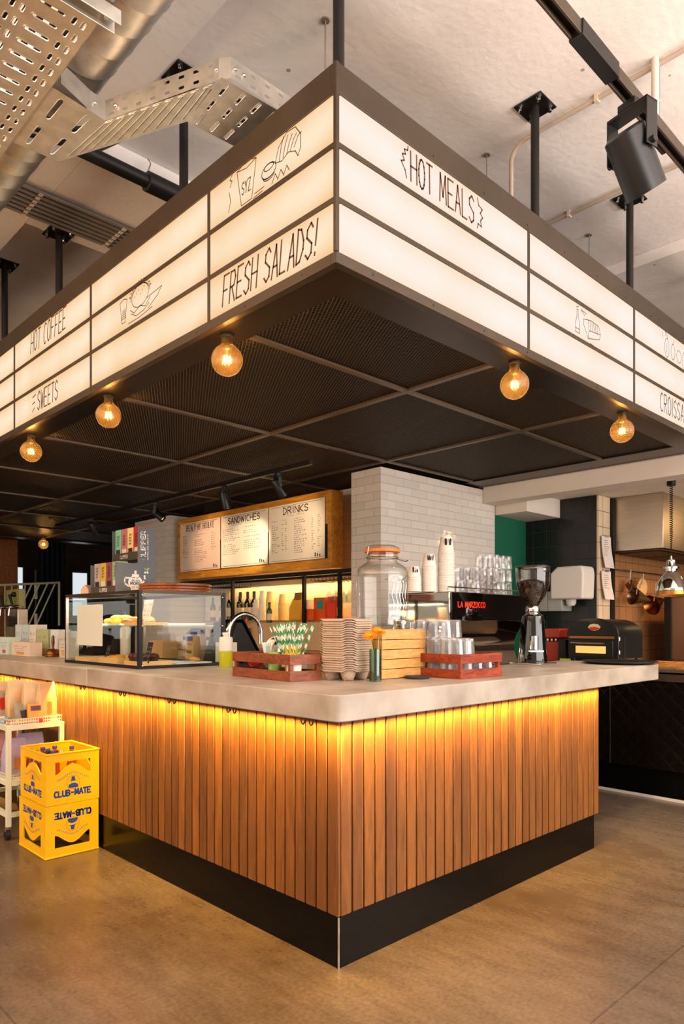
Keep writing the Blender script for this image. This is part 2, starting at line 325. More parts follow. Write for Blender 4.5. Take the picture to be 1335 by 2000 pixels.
def m_mesh():
    """expanded steel mesh: diamond strands with real see-through openings"""
    m = bpy.data.materials.new('expanded_steel_mesh'); m.use_nodes = True; k = NT(m); b = k.n['Principled BSDF']; out = k.n['Material Output']
    b.inputs['Base Color'].default_value = rgb(82, 68, 52); b.inputs['Metallic'].default_value = .5; b.inputs['Roughness'].default_value = .42
    tc = k.new('ShaderNodeTexCoord'); sx = k.new('ShaderNodeSeparateXYZ'); k.link(tc.outputs['Object'], sx.inputs[0])
    X, Y = sx.outputs[0], sx.outputs[1]; fr = []
    for sg in ('ADD', 'SUBTRACT'):
        a = k.new('ShaderNodeMath', operation='MULTIPLY'); k.link(X, a.inputs[0]); a.inputs[1].default_value = 1/.018
        c = k.new('ShaderNodeMath', operation='MULTIPLY'); k.link(Y, c.inputs[0]); c.inputs[1].default_value = 1/.030
        d = k.new('ShaderNodeMath', operation=sg); k.link(a.outputs[0], d.inputs[0]); k.link(c.outputs[0], d.inputs[1])
        f = k.new('ShaderNodeMath', operation='PINGPONG'); k.link(d.outputs[0], f.inputs[0]); f.inputs[1].default_value = .5; fr.append(f)
    mn = k.new('ShaderNodeMath', operation='MINIMUM'); k.link(fr[0].outputs[0], mn.inputs[0]); k.link(fr[1].outputs[0], mn.inputs[1])
    gt = k.new('ShaderNodeMath', operation='GREATER_THAN'); k.link(mn.outputs[0], gt.inputs[0]); gt.inputs[1].default_value = .155
    bp = k.new('ShaderNodeBump', _Strength=1.0, _Distance=.02, invert=True); k.link(mn.outputs[0], bp.inputs['Height']); k.link(bp.outputs[0], b.inputs['Normal'])
    tr = k.new('ShaderNodeBsdfTransparent'); mx = k.new('ShaderNodeMixShader'); k.link(gt.outputs[0], mx.inputs[0]); k.link(b.outputs[0], mx.inputs[1]); k.link(tr.outputs[0], mx.inputs[2])
    k.link(mx.outputs[0], out.inputs[0]); return m
def m_light(name, core, edge, strength, zs, half):
    """backlit opal acrylic: tubes inside each row make the middle of the row brighter than its edges"""
    m = bpy.data.materials.new(name); m.use_nodes = True; k = NT(m); k.n.remove(k.n['Principled BSDF'])
    tc = k.new('ShaderNodeTexCoord'); sx = k.new('ShaderNodeSeparateXYZ'); k.link(tc.outputs['Object'], sx.inputs[0])
    nz = k.new('ShaderNodeTexNoise', _Scale=2.2, _Detail=2.0); k.link(tc.outputs['Object'], nz.inputs[0])
    a = k.new('ShaderNodeMath', operation='ABSOLUTE'); k.link(sx.outputs[2], a.inputs[0])
    d = k.new('ShaderNodeMath', operation='DIVIDE'); k.link(a.outputs[0], d.inputs[0]); d.inputs[1].default_value = half
    s2 = k.new('ShaderNodeMath', operation='POWER'); k.link(d.outputs[0], s2.inputs[0]); s2.inputs[1].default_value = 2
    s3 = k.new('ShaderNodeMath', operation='MULTIPLY_ADD'); k.link(nz.outputs[0], s3.inputs[0]); s3.inputs[1].default_value = 1.1; s3.inputs[2].default_value = -.42
    s4 = k.new('ShaderNodeMath', operation='MULTIPLY_ADD', use_clamp=True); k.link(s2.outputs[0], s4.inputs[0]); s4.inputs[1].default_value = .55; k.link(s3.outputs[0], s4.inputs[2])
    cm = k.new('ShaderNodeMix', data_type='RGBA'); k.link(s4.outputs[0], cm.inputs[0]); cm.inputs[6].default_value = rgb(*core); cm.inputs[7].default_value = rgb(*edge)
    em = k.new('ShaderNodeEmission'); k.link(cm.outputs[2], em.inputs[0]); em.inputs[1].default_value = strength
    k.link(em.outputs[0], k.n['Material Output'].inputs[0]); return m

M_FLOOR = m_floor(); M_CEIL = m_plaster('ceiling_plaster', (222, 214, 208), (240, 235, 230))
M_SLAT = m_slats(); M_MESH = m_mesh()
M_WTILE = m_tile('white_glazed_metro_tile', (226, 218, 208), (196, 186, 174), .2, .0665, rough=.07)
M_BTILE = m_tile('black_tile', (24, 26, 26), (44, 44, 42), .15, .15, rough=.25, offset=0, warp=.05)
M_KTILE = m_tile('cream_kitchen_tile', (226, 204, 172), (120, 96, 72), .15, .15, rough=.25, offset=0, warp=.05)
M_BLACK = mat('black_painted_steel', (26, 22, 20), .45, .3, var=.15)
M_FRAME = mat('dark_bronze_steel', (72, 59, 46), .40, .45, var=.18, vscale=5, bump=.05)
M_PLINTH = mat('black_plinth_laminate', (6, 6, 6), .22, 0, var=.3, vscale=14, spec=.16)
M_GREEN = mat('green_painted_wall', (6, 96, 66), .6, 0, var=.05)
M_CONC = m_plaster('cast_concrete', (150, 138, 124), (186, 176, 164), 3.5, .38, .08)
M_CHROME = mat('chrome', (215, 212, 208), .08, 1); M_STEEL = mat('brushed_stainless', (186, 176, 160), .3, 1, var=.08, vscale=3, stretch=(1, 1, 12))
M_GALV = mat('galvanised_steel', (194, 190, 182), .38, .85, var=.2, vscale=16, bump=.04, bscale=30)
M_GLASS = thin_glass('clear_glass'); M_INK = mat('dark_brown_ink', (84, 50, 18), .8)

# ---------------- room shell ----------------
struct('floor', MB().box(-8, -8, -.1, 10, 14, 0), M_FLOOR)
struct('ceiling', MB().box(-8, -8, 3.9, 10, 14, 4.0), M_CEIL)
struct('trim_1', MB().box(-.52, -8, 3.74, -.30, 14, 3.899), M_CEIL, 'downstand ceiling beam beside the spiral duct')
struct('trim_2', MB().box(-.298, 1.59, 3.74, 2.95, 2.41, 3.899), M_CEIL, 'cross beam of the ceiling above the lit canopy')
struct('trim_3', MB().box(3.02, -8, 3.82, 3.6, 1.585, 3.899), M_CEIL, 'shallow ceiling beam towards the kitchen')
struct('wall_back', MB().box(-8, 12.6, 0, 10, 12.8, 3.9), mat('dark_back_wall', (58, 44, 34), .8, var=.2))
struct('wall_right', MB().box(9.8, -8, 0, 10, 12.6, 3.9), mat('dark_back_wall', (58, 44, 34), .8))
struct('wall_column', MB().box(2.256, 1.866, 0, 3.86, 2.2, 2.585), M_WTILE, 'white glazed tile pier behind the bar')
struct('wall_backbar', MB().box(2.72, 2.201, 0, 2.85, 5.1, 2.585), M_WTILE, 'white tiled wall behind the back shelf')
struct('wall_column_far', MB().box(2.27, 5.13, 0, 2.85, 5.95, 2.56), M_WTILE, 'second white tiled pier left of the menu board')
struct('wall_green', MB().prism([(3.866, 1.868), (4.479, 1.905), (4.479, 2.05), (3.866, 2.05)], (0, 0, 0), (1, 0, 0), (0, 1, 0), (0, 0, 1), 2.54), M_GREEN)
struct('wall_kitchen_side', MB().box(4.48, 1.15, 0, 4.72, 2.2, 2.545), M_BTILE, 'black tiled kitchen wall')
struct('wall_kitchen_end', MB().box(4.482, 1.13, 0, 4.72, 1.149, 2.545), M_KTILE, 'narrow cream tiled wall end')
M_KBACK = m_tile('tan_kitchen_tile', (168, 118, 74), (84, 56, 36), .15, .15, rough=.3, offset=0, warp=.05)  # cream tile with the dim warm kitchen light put into its colour
struct('wall_kitchen_back', MB().box(4.73, 1.16, 0, 9.7, 1.26, 2.545), M_KBACK, 'tiled kitchen wall under the hood')
struct('trim_4', MB().box(3.66, -8, 2.458, 3.85, 1.86, 2.80), mat('white_painted_board', (222, 212, 200), .7, var=.03), 'white bulkhead beam above the kitchen pass')
struct('ceiling_kitchen', MB().box(3.851, -8, 2.55, 9.7, 2.4, 2.62), m_tile('ceiling_tiles', (228, 216, 200), (170, 156, 140), .6, .6, rough=.8, offset=0, warp=0, bump=.1), 'low ceiling of the kitchen')
struct('trim_5', MB().box(3.87, 1.525, 2.37, 4.478, 1.9, 2.549), mat('white_painted_board', (222, 212, 200), .7), 'boxed soffit beside the green wall')

# ---------------- canopy with backlit lettering panels ----------------
CX0, CY0, CX1, CY1, CZ0, CZ1 = -.17, -.165, 3.62, 9.0, 2.599, 3.308
can = thing('lightbox_canopy', 'large hanging canopy with backlit cream sign panels and black mesh underside above the bar', 'canopy', (1.7, 4.4, 2.6))
B = lambda: MB()
fr = B()  # fascia frame: bottom angle, top channel
def ring(mb, z0, z1, t, o=0):
    mb.box(CX0-o, CY0-o, z0, CX1, CY0+t, z1); mb.box(CX0-o, CY0+t, z0, CX0+t, CY1, z1)
    mb.box(CX1-t, CY0+t, z0, CX1, CY1, z1); mb.box(CX0+t, CY1-t, z0, CX1-t, CY1, z1)
ring(fr, CZ0, 2.640, .03); ring(fr, 3.198, CZ1, .03); ring(fr, CZ1-.004, CZ1, .06)
fr.build('fascia_frame', M_FRAME, can, True, bevel=.003)
RV = B().lathe([(.005, 0), (.004, .003), (0, .004)], (0, 0, 0), 8, (-1, 0, 0)).build('rivet', M_FRAME, can); RV2 = B().lathe([(.005, 0), (.004, .003), (0, .004)], (0, 0, 0), 8, (0, -1, 0)).build('rivet', M_FRAME, can)
RV.location = Vector((CX0, .02, 2.62))-can.location; RV2.location = Vector((.02, CY0, 2.62))-can.location
def rivet(src, x, y, z):
    o = src.copy(); COL.objects.link(o); o.parent = can; o.location = Vector((x, y, z))-can.location
for i in range(26):
    y = .02+i*.355
    if 0 < i < 14: rivet(RV, CX0, y, 2.62); rivet(RV, CX0, y, 3.225)
    if 0 < i < 11: rivet(RV2, y, CY0, 2.62); rivet(RV2, y, CY0, 3.225)
B().box(CX0-.002, CY0-.002, 2.64, CX0+.014, CY0+.014, 3.308).build('corner_post', M_FRAME, can, True, bevel=.002)
rows = [(2.640, 2.817), (2.833, 3.010), (3.026, 3.198)]
ML = {}
for side, core, edge in (('l', (255, 234, 202), (246, 186, 114)), ('r', (255, 245, 236), (252, 222, 190))):
    ML[side] = m_light('backlit_opal_acrylic_'+('warm' if side == 'l' else 'white'), core, edge, 1.0, 0, .088)
LP = {}
def lpanel(side, a0, a1, row):
    z0, z1 = rows[row]; zc = (z0+z1)/2
    o = thing('tmp', None, None, (0, 0, 0)) if False else None
    mb = B()
    if side == 'l': mb.box(-.008, 0, z0-zc, .002, a1-a0, z1-zc); loc = (CX0+.012, a0, zc)
    else: mb.box(0, -.008, z0-zc, a1-a0, .002, z1-zc); loc = (a0, CY0+.012, zc)
    ob = mb.build('light_panel', ML[side], can, smooth=0); ob.location = Vector(loc)-can.location
    return ob
YB = [-.15, .636, 1.80, 2.97, 4.13, 5.3, 6.46, 7.6, 8.97]; XB = [-.155, 1.097, 2.267, 3.43, 3.60]
for i in range(len(YB)-1):
    for r in range(3): LP['l', i, r] = lpanel('l', YB[i]+.008, YB[i+1]-.008, r)
for i in range(len(XB)-1):
    for r in range(3): LP['r', i, r] = lpanel('r', XB[i]+.008, XB[i+1]-.008, r)
for z in (2.825, 3.018):
    B().box(CX0, CY0+.014, z-.0095, CX0+.02, CY1, z+.0095).build('divider_rail', M_FRAME, can, True)
    B().box(CX0+.014, CY0, z-.0095, CX1, CY0+.02, z+.0095).build('divider_rail', M_FRAME, can, True)
for y in YB[1:-1]: B().box(CX0-.001, y-.008, 2.63, CX0+.02, y+.008, 3.21).build('divider_stile', M_FRAME, can, True)
for x in XB[1:-1]: B().box(x-.008, CY0-.001, 2.63, x+.008, CY0+.02, 3.21).build('divider_stile', M_FRAME, can, True)
# backs of the light boxes; unseen cover added to keep the canopy dark inside
bk = B(); bk.box(.005, .02, 2.62, .012, 8.8, 3.30); bk.box(.012, .02, 2.62, 3.4, .028, 3.30); bk.box(3.38, .028, 2.62, 3.4, 8.8, 3.3); bk.box(.012, 8.79, 2.62, 3.38, 8.8, 3.3)
bk.box(CX0+.03, CY0+.03, 3.296, CX1-.03, CY1-.03, 3.300)
bk.build('inner_casing', mat('dark_inner_casing', (18, 15, 12), .8), can, True)
so = B(); so.box(CX0+.03, CY0+.03, 2.601, CX1-.03, .026, 2.612); so.box(CX0+.03, .026, 2.601, .009, CY1-.03, 2.612); so.box(3.36, .026, 2.601, CX1-.03, CY1-.03, 2.612); so.box(.009, 8.75, 2.601, 3.36, CY1-.03, 2.612)
so.build('soffit_border', mat('dark_glossy_soffit_steel', (48, 36, 27), .30, .75, var=.1), can, True)
GX = [.009, 1.07, 2.22, 3.36]; GY = [.026, .575, 1.775, 2.93, 4.10, 5.27, 6.43, 7.6, 8.75]
M_BAR = mat('grid_bar_steel', (104, 88, 70), .4, .5)
for x in GX[1:-1]: B().box(x-.017, .026, 2.600, x+.017, 8.75, 2.614).build('grid_bar', M_BAR, can, True)
for y in GY[1:-1]:
    for a, c in zip(GX, GX[1:]): B().box(a+(.017 if a > .1 else 0), y-.017, 2.601, c-(.017 if c < 3.3 else 0), y+.017, 2.613).build('grid_bar', M_BAR, can, True)
for a, c in zip(GX, GX[1:]):
    for d, e in zip(GY, GY[1:]):
        # sheets sag a little between the bars
        def fn(u, v, a=a, c=c, d=d, e=e): return (a+(c-a)*u, d+(e-d)*v, 2.615+.006*math.sin(PI*u)*math.sin(PI*v))
        B().grid(fn, 6, 6).build('mesh_sheet', M_MESH, can, True)
# services hidden above the mesh: dark braces seen as faint lines
hg = B()
for (x, y, zt) in ((1.245, -.11, 3.898), (2.33, -.11, 3.898), (-.105, -.11, 3.898), (-.11, .935, 3.898), (-.11, 2.376, 3.738), (-.11, 3.33, 3.898), (-.11, 5.4, 3.898), (3.4, -.11, 3.898)):
    p = B().cyl((x, y, 3.305), (x, y, zt-.006), .021, 16).build('hanger_post', M_BLACK, can, True)
    c = B(); c.cbox((x, y, zt-.003), (.15, .15, .006)); c.build('ceiling_plate', M_BLACK, p, True)
    for sx in (-1, 1):
        for sy in (-1, 1):
            B().lathe([(.015, 0), (.015, -.004), (.009, -.004), (.009, -.02), (0, -.021)][::-1], (x+sx*.052, y+sy*.052, zt-.006), 10).build('anchor_bolt', M_CHROME, p, True)
# hand lettering on the panels
def lettering(side, i, r, fn):
    p = LP[side, i, r]; mb = B(); fn(mb)
    L = can.location+p.location
    mb.v = [(a[0]-L[0], a[1]-L[1], a[2]-L[2]) for a in mb.v]
    return mb.build('lettering', M_INK, p, smooth=0)
UL, UR, VZ = (0, -1, 0), (1, 0, 0), (0, 0, 1)
xl = CX0-.0005+.002; yr = CY0-.0005+.002
lettering('l', 0, 0, lambda m: fit(m, 'FRESH SALADS!', (xl, .53, 2.668), UL, VZ, .59, .125, sw=.0085, off=.0025, slant=.12, jit=.03))
lettering('l', 2, 2, lambda m: fit(m, 'HOT COFFEE', (xl, 2.675, 3.06), UL, VZ, .54, .125, sw=.009, off=.0025, slant=.1, jit=.03))
def sweets(m):
    fit(m, 'SWEETS', (xl, 2.56, 2.672), UL, VZ, .31, .115, sw=.009, off=.0025, slant=.05)
    for q in ([(0, .09), (.05, .1)], [(0, .05), (.04, .055)], [(0, 0), (.03, .02)]): ribbon(m, q, .008, (xl, 2.64, 2.68), UL, VZ, .0025)
lettering('l', 2, 0, sweets)
def hotmeals(m):
    fit(m, 'HOT MEALS', (.232, yr, 3.058), UR, VZ, .42, .115, sw=.0085, off=.0025, slant=-.02, jit=.02)
    write(m, '{', (.172, yr, 3.06), UR, VZ, .125, .045, sw=.0065, off=.0025); write(m, '}', (.672, yr, 3.05), UR, VZ, .13, .045, sw=.0065, off=.0025)
lettering('r', 0, 2, hotmeals)
lettering('r', 2, 0, lambda m: fit(m, 'CROISSANTS', (2.645, yr, 2.672), UR, VZ, .57, .115, sw=.0085, off=.0025))
def ell(cx, cy, rx, ry, a0=0, a1=360, n=18, rot=0):
    c, s_ = math.cos(rot), math.sin(rot)
    return [(cx+x*c-y*s_, cy+x*s_+y*c) for x, y in [(rx*math.cos(math.radians(a0+(a1-a0)*i/n)), ry*math.sin(math.radians(a0+(a1-a0)*i/n))) for i in range(n+1)]]
def draw(m, strokes, O, U, sw=.004):
    for st in strokes: ribbon(m, st, sw, O, U, VZ, .0025)
def cupcroissant(m):
    S_ = [[(0, .15), (.03, 0), (.10, 0), (.13, .15)], [(0, .15), (.065, .168), (.13, .15)], [(0, .15), (.065, .138), (.13, .15)], [(-.05, .11), (-.035, .13), (-.05, .14), (-.03, .16)], [(-.055, .09), (-.045, .05), (-.06, .01)], [(.11, -.005), (.17, .0)], [(.12, .01), (.18, .012)],
          ell(.21, .06, .045, .028), ell(.21, .075, .03, .012), ell(.21, .052, .04, .018, 190, 350), ell(.21, .045, .036, .02, 200, 340)]
    S_ += [[(.25, .07), (.27, .12), (.32, .155), (.37, .15), (.40, .11), (.40, .06), (.385, .035), (.37, .06), (.33, .075), (.29, .06), (.25, .07)]]
    for t in range(5): S_ += [[(.275+t*.022, .066+.003*t), (.285+t*.025, .11), (.30+t*.026, .148-.008*t)]]
    for t in range(3): S_ += [[(.23+t*.035, .0), (.25+t*.035, .03)], [(.25+t*.035, .03), (.265+t*.035, .005)]]
    draw(m, S_, (xl, .425, 3.035), UL)
    write(m, 'SYZ', (xl, .392, 3.075), UL, VZ, .05, .016, sw=.005, off=.0025)
lettering('l', 0, 2, cupcroissant)
def burger(m):
    S_ = [[(0, .11), (.02, 0), (.055, 0), (.075, .11)], [(0, .11), (.04, .12), (.075, .11)]]+[[(.012+.004*k, .02+.01*k), (.066-.002*k, .022+.011*k)] for k in range(5)]
    S_ += [ell(.21, .085, .085, .055), ell(.21, .07, .1, .07, 10, 170), [(.11, .04), (.15, .015), (.21, .035), (.26, .015), (.31, .045)], [(.12, .02), (.17, -.005), (.25, .0), (.30, .02)], [(.28, .05), (.42, .06), (.38, .03), (.29, -.005)], [(.09, -.02), (.2, -.022), (.33, -.01)]]
    for t in range(12): a = math.radians(15+t*13); S_ += [[(.21+.1*math.cos(a), .08+.07*math.sin(a)), (.21+.115*math.cos(a+.06), .08+.082*math.sin(a+.06)), (.21+.1*math.cos(a+.12), .08+.07*math.sin(a+.12))]]
    for t in range(6): S_ += [[(.15+.02*t, .09+.012*(t % 3)), (.154+.02*t, .094+.012*(t % 3))]]
    draw(m, S_, (xl, 1.45, 2.87), UL)
lettering('l', 1, 1, burger)
def bread(m):
    S_ = [[(0, 0), (.0, .05), (.015, .08), (.015, .12), (.03, .12), (.03, .08), (.045, .05), (.045, 0), (0, 0)], [(0, .02), (.045, .02)], [(.01, .13), (.035, .14)],
          [(.09, .06), (.14, .0), (.27, .03), (.28, .06), (.26, .10), (.17, .105), (.09, .09), (.09, .06)], [(.14, 0), (.15, .045), (.28, .06)], [(.10, .11), (.06, .13), (.12, .125)], [(.16, -.02), (.25, -.025)], [(.17, -.035), (.24, -.04)]]
    S_ += [[(.15+.02*t, .05), (.14+.02*t, .1)] for t in range(6)]
    draw(m, S_, (1.55, yr, 2.855), UR)
lettering('r', 1, 1, bread)
def fruit(m):
    S_ = [ell(.05, .05, .035, .06), ell(.15, .05, .03, .05), ell(.25, .045, .04, .04), [(.03, .12), (.02, .15), (.05, .14), (.06, .11)], [(-.02, .1), (-.02, .13)], [(.15, .1), (.17, .13)], [(.05, .02), (.05, .08)], ell(.34, .04, .03, .055)]
    draw(m, S_, (2.70, yr, 3.045), UR)
lettering('r', 2, 2, fruit)

# ---------------- globe bulbs ----------------
M_AMBER = thin_glass('amber_tinted_glass', (255, 226, 172), .40, .035, .28)
_k = NT(M_AMBER); _o = _k.n['Material Output']; _s = _o.inputs[0].links[0].from_socket
_t = _k.new('ShaderNodeBsdfTranslucent'); _t.inputs[0].default_value = (1, .55, .16, 1); _m = _k.new('ShaderNodeMixShader'); _m.inputs[0].default_value = .03  # amber translucency stands in for the bloom around the filament
_k.link(_s, _m.inputs[1]); _k.link(_t.outputs[0], _m.inputs[2]); _k.link(_m.outputs[0], _o.inputs[0])
M_FIL = emission('glowing_filament', (255, 196, 110), 38)
def bulb(loc, label):
    t = thing('globe_bulb', label, 'light bulb', loc, 0, 'globe bulbs under the canopy rim')
    B().lathe([(0, .0), (.030, 0), (.030, -.010), (.017, -.013), (.015, -.052), (0, -.052)][::-1], seg=20).build('lamp_holder', M_BLACK, t)
    R = .069; zc = -.112
    pr = [(R*math.sin(a), zc-R*math.cos(a)) for a in [PI*i/18 for i in range(16)]]+[(.027, -.044), (.023, -.032), (.023, -.014)]
    B().lathe(pr, seg=32, caps=False).build('glass_globe', M_AMBER, t)
    f = B(); f.cyl((0, 0, -.05), (0, 0, -.095), .0025, 6)
    f.build('stem', M_CHROME, t)
    f = B()
    for k in range(6):
        a = k*PI/3; f.cyl((.013*math.cos(a), .013*math.sin(a), -.096), (.017*math.cos(a+.4), .017*math.sin(a+.4), -.126), .0022, 6)
    f.build('filament', M_FIL, t)
    l = bpy.data.lights.new('bulb_light', 'POINT'); l.energy = 3.8; l.color = (1, .62, .24); l.shadow_soft_size = .015
    lo = bpy.data.objects.new('bulb_light', l); COL.objects.link(lo); lo.location = (loc[0], loc[1], loc[2]-.111)
    return t
bulb((-.085, .62, 2.600), 'glowing amber globe bulb nearest the canopy corner on its left rim')
bulb((-.085, 1.76, 2.600), 'glowing amber globe bulb second from the corner along the left rim')
bulb((-.085, 2.90, 2.600), 'glowing amber globe bulb third from the corner along the left rim')
bulb((1.10, -.085, 2.600), 'glowing amber globe bulb nearest the corner on the right rim')
bulb((2.28, -.085, 2.600), 'glowing amber globe bulb furthest right under the canopy rim')
bulb((2.13, 8.44, 2.600), 'small distant amber globe bulb hanging far back in front of the dark curtain')

# ---------------- bar counter ----------------
cnt = thing('bar_counter', 'bar counter clad in vertical orange timber slats with black plinth', 'counter', (0, 0, 0))
sl = B()
y = .0065
k_ = 0
while k_ < 92:
    sl.box(.0, .004+k_*.065, .198, .014, .004+k_*.065+.058, .956); k_ += 1
sl.build('slat_cladding', M_SLAT, cnt, bevel=.002, seg=1)
sl = B()
for k_ in range(33): sl.box(.014+k_*.065, .0, .198, .014+k_*.065+.058, .014, .962)
sl.build('slat_cladding', M_SLAT, cnt, bevel=.002, seg=1)
bd = B(); bd.box(.016, .016, .19, 2.14, .6, .95); bd.box(.016, .6, .19, .68, 6.0, .95); bd.build('carcass', mat('dark_recess_board', (46, 26, 14), .8), cnt)
pl = B(); pl.box(.002, .002, 0, 2.097, .5, .197); pl.box(.002, .5, 0, .66, 6.0, .197); pl.build('plinth', M_PLINTH, cnt)
B().box(-.001, -.001, 0, .004, .004, .197).build('plinth_corner_trim', M_GALV, cnt)
wt = thing('concrete_worktop', 'thick grey cast concrete worktop running round the bar corner', 'worktop', (0, 0, .957))
def conc(mb, poly, z0, z1): mb.prism(poly, (0, 0, z0), (1, 0, 0), (0, 1, 0), (0, 0, 1), z1-z0)
w = B()
chip = [(-.05, .30), (-.05, .285), (-.042, .27), (-.05, .245), (-.05, .04), (-.043, -.03), (-.03, -.044), (.02, -.05)]
conc(w, [(-.05, 2.117), (-.05, .012), (-.044, -.03), (-.03, -.044), (.012, -.05), (2.91, -.05), (2.91, .63), (.76, .63), (.76, 2.117)], .957, 1.06)
w.build('slab', M_CONC, wt, True, bevel=.004)
w = B(); w.box(-.05, 2.121, .957, .76, 6.2, 1.06); w.build('slab', M_CONC, wt, True, bevel=.004)
B().box(-.0485, 2.1165, .959, .755, 2.1215, 1.0585).build('joint_strip', mat('pale_joint', (210, 200, 184), .7), wt, True)
HK = mat('rusty_iron_hook', (50, 22, 10), .9, 0)  # colour darkened so the hooks read unlit right beside the LED strip
for y in (.13, .64, 1.15, 1.67, 2.18, 2.7, 3.24):
    h = B()
    for s_ in (-1, 1):
        pts = [(-.046-.002*math.sin(a), y+s_*(.012+.012*(1-math.cos(a))), .957-.002-.022*math.sin(a)) for a in [PI*i/10 for i in range(11)]]
        h.tube(pts, .0035, 6)
    h.box(-.0485, y-.03, .9535, -.0435, y+.03, .9565)
    h.build('bag_hook', HK, cnt, True)
# ---------------- ceiling services ----------------
def octhole(mb, x0, y0, x1, y1, hx0, hy0, hx1, hy1, P, rim=.0, c=None):
    """sheet cell with a real slotted hole; P maps (x, y) to space"""
    if c is None: c = min(hx1-hx0, hy1-hy0)*.35
    I = [(hx0+c, hy0), (hx1-c, hy0), (hx1, hy0+c), (hx1, hy1-c), (hx1-c, hy1), (hx0+c, hy1), (hx0, hy1-c), (hx0, hy0+c)]
    q = [P(*p) for p in I]
    def f(*pts): mb.add([P(*p) for p in pts], [tuple(range(len(pts)))])
    f((hx0+c, y0), (hx1-c, y0), I[1], I[0]); f((x1, hy0+c), (x1, hy1-c), I[3], I[2]); f((hx1-c, y1), (hx0+c, y1), I[5], I[4]); f((x0, hy1-c), (x0, hy0+c), I[7], I[6])
    f((hx1-c, y0), (x1, y0), (x1, hy0+c), I[2], I[1]); f((x1, hy1-c), (x1, y1), (hx1-c, y1), I[4], I[3])
    f((hx0+c, y1), (x0, y1), (x0, hy1-c), I[6], I[5]); f((x0, hy0+c), (x0, y0), (hx0+c, y0), I[0], I[7])
    if rim: mb.tube(q, rim, 5, closed=True)
# spiral duct
d = B(); pr = []
y = -3.0
while y < 12.5:
    pr += [(.17, y), (.17, y+.128), (.1725, y+.131), (.1725, y+.135), (.17, y+.138)]; y += .138
d.lathe(pr, (-.705, 0, 3.636), 40, 'Y')
tag(d.build('spiral_duct', M_GALV, smooth=50), 'long round spiral wound ventilation duct under the ceiling', 'duct')
# cable tray along the left
ct = thing('cable_tray', 'wide perforated galvanised cable tray running along beside the round duct', 'cable tray', (-.953, 1, 3.34))
d = B(); TX0, TX1 = -1.086, -.82
PT = lambda x, y: (x, y, 3.34)
n = 0; y = -1.2
while y < 3.2:
    y2 = y+.069
    octhole(d, -1.07, y, -1.04, y2, -1.062, y+.016, -1.048, y2-.016, PT, .0022)
    octhole(d, -1.04, y, -1.008, y2, -1.031, y+.016, -1.017, y2-.016, PT, .0022)
    octhole(d, -1.008, y, -.898, y2, -.995, y+.027, -.912, y2-.027, PT, .0026)
    octhole(d, -.898, y, -.866, y2, -.889, y+.016, -.875, y2-.016, PT, .0022)
    octhole(d, -.866, y, -.836, y2, -.858, y+.016, -.844, y2-.016, PT, .0022)
    d.quad((TX0, y, 3.34), (-1.07, y, 3.34), (-1.07, y2, 3.34), (TX0, y2, 3.34)); d.quad((-.836, y, 3.34), (TX1, y, 3.34), (TX1, y2, 3.34), (-.836, y2, 3.34))
    y = y2
d.build('tray_floor', M_GALV, ct, True)
for x in (TX0, TX1): B().box(x-.001, -1.2, 3.34, x+.001, y, 3.40).build('tray_side', M_GALV, ct, True)
for i in range(5): B().tube([(-1.05+.045*i, -1.2+.9*t, 3.362+.006*math.sin(t*2+i)) for t in range(6)], .011, 8).build('cable', mat('dark_red_cable' if i == 2 else 'dark_cable', (110, 24, 20) if i == 2 else (34, 32, 30), .6), ct, True)
# bracket arm carrying the tray
t = thing('tray_bracket', 'galvanised cantilever bracket crossing under the perforated tray at the top edge', 'bracket', (-.95, .22, 3.3))
d = B(); d.box(-1.25, .20, 3.285, -.79, .204, 3.334); d.box(-1.25, .246, 3.285, -.79, .25, 3.334); d.box(-1.25, .204, 3.328, -.79, .246, 3.334)
d.build('channel_arm', M_GALV, t, True, bevel=.003)
B().cyl((-.83, .225, 3.30), (-.83, .225, 3.345), .008, 8).build('clamp_bolt', M_GALV, t, True)
# branch tray bending over to the canopy
bt = thing('branch_cable_tray', 'short bent galvanised tray linking the cable tray to the canopy top', 'cable tray', (-.45, .5, 3.345))
def plate(A, B_, C, D_, nu, nv, hu, hv, name='tray_floor', z=3.345, rim=.0022):
    """perforated plate over the quad A B C D (A->B is u)"""
    A, B_, C, D_ = [Vector((p[0], p[1], z)) for p in (A, B_, C, D_)]
    P = lambda u, v: tuple((A*(1-u)+B_*u)*(1-v)+(D_*(1-u)+C*u)*v)
    d = MB()
    for i in range(nu):
        for j in range(nv):
            u0, u1, v0, v1 = i/nu, (i+1)/nu, j/nv, (j+1)/nv
            du, dv = (u1-u0)*(1-hu)/2, (v1-v0)*(1-hv)/2
            octhole(d, u0, v0, u1, v1, u0+du, v0+dv, u1-du, v1-dv, P, rim, c=min(u1-u0-2*du, v1-v0-2*dv)*.3)
    d.build(name, M_GALV, bt, True)
plate((-.818, .70), (-.594, .731), (-.626, 1.109), (-.818, 1.12), 2, 2, .2, .7)
plate((-.594, .731), (-.388, .25), (-.356, .508), (-.626, 1.109), 10, 1, .22, .82)
plate((-.594, .731), (-.388, .25), (-.388, .285), (-.594, .77), 9, 1, .6, .25, z=3.3445)
plate((-.388, .22), (-.02, .2), (-.02, .49), (-.356, .508), 5, 3, .2, .72)
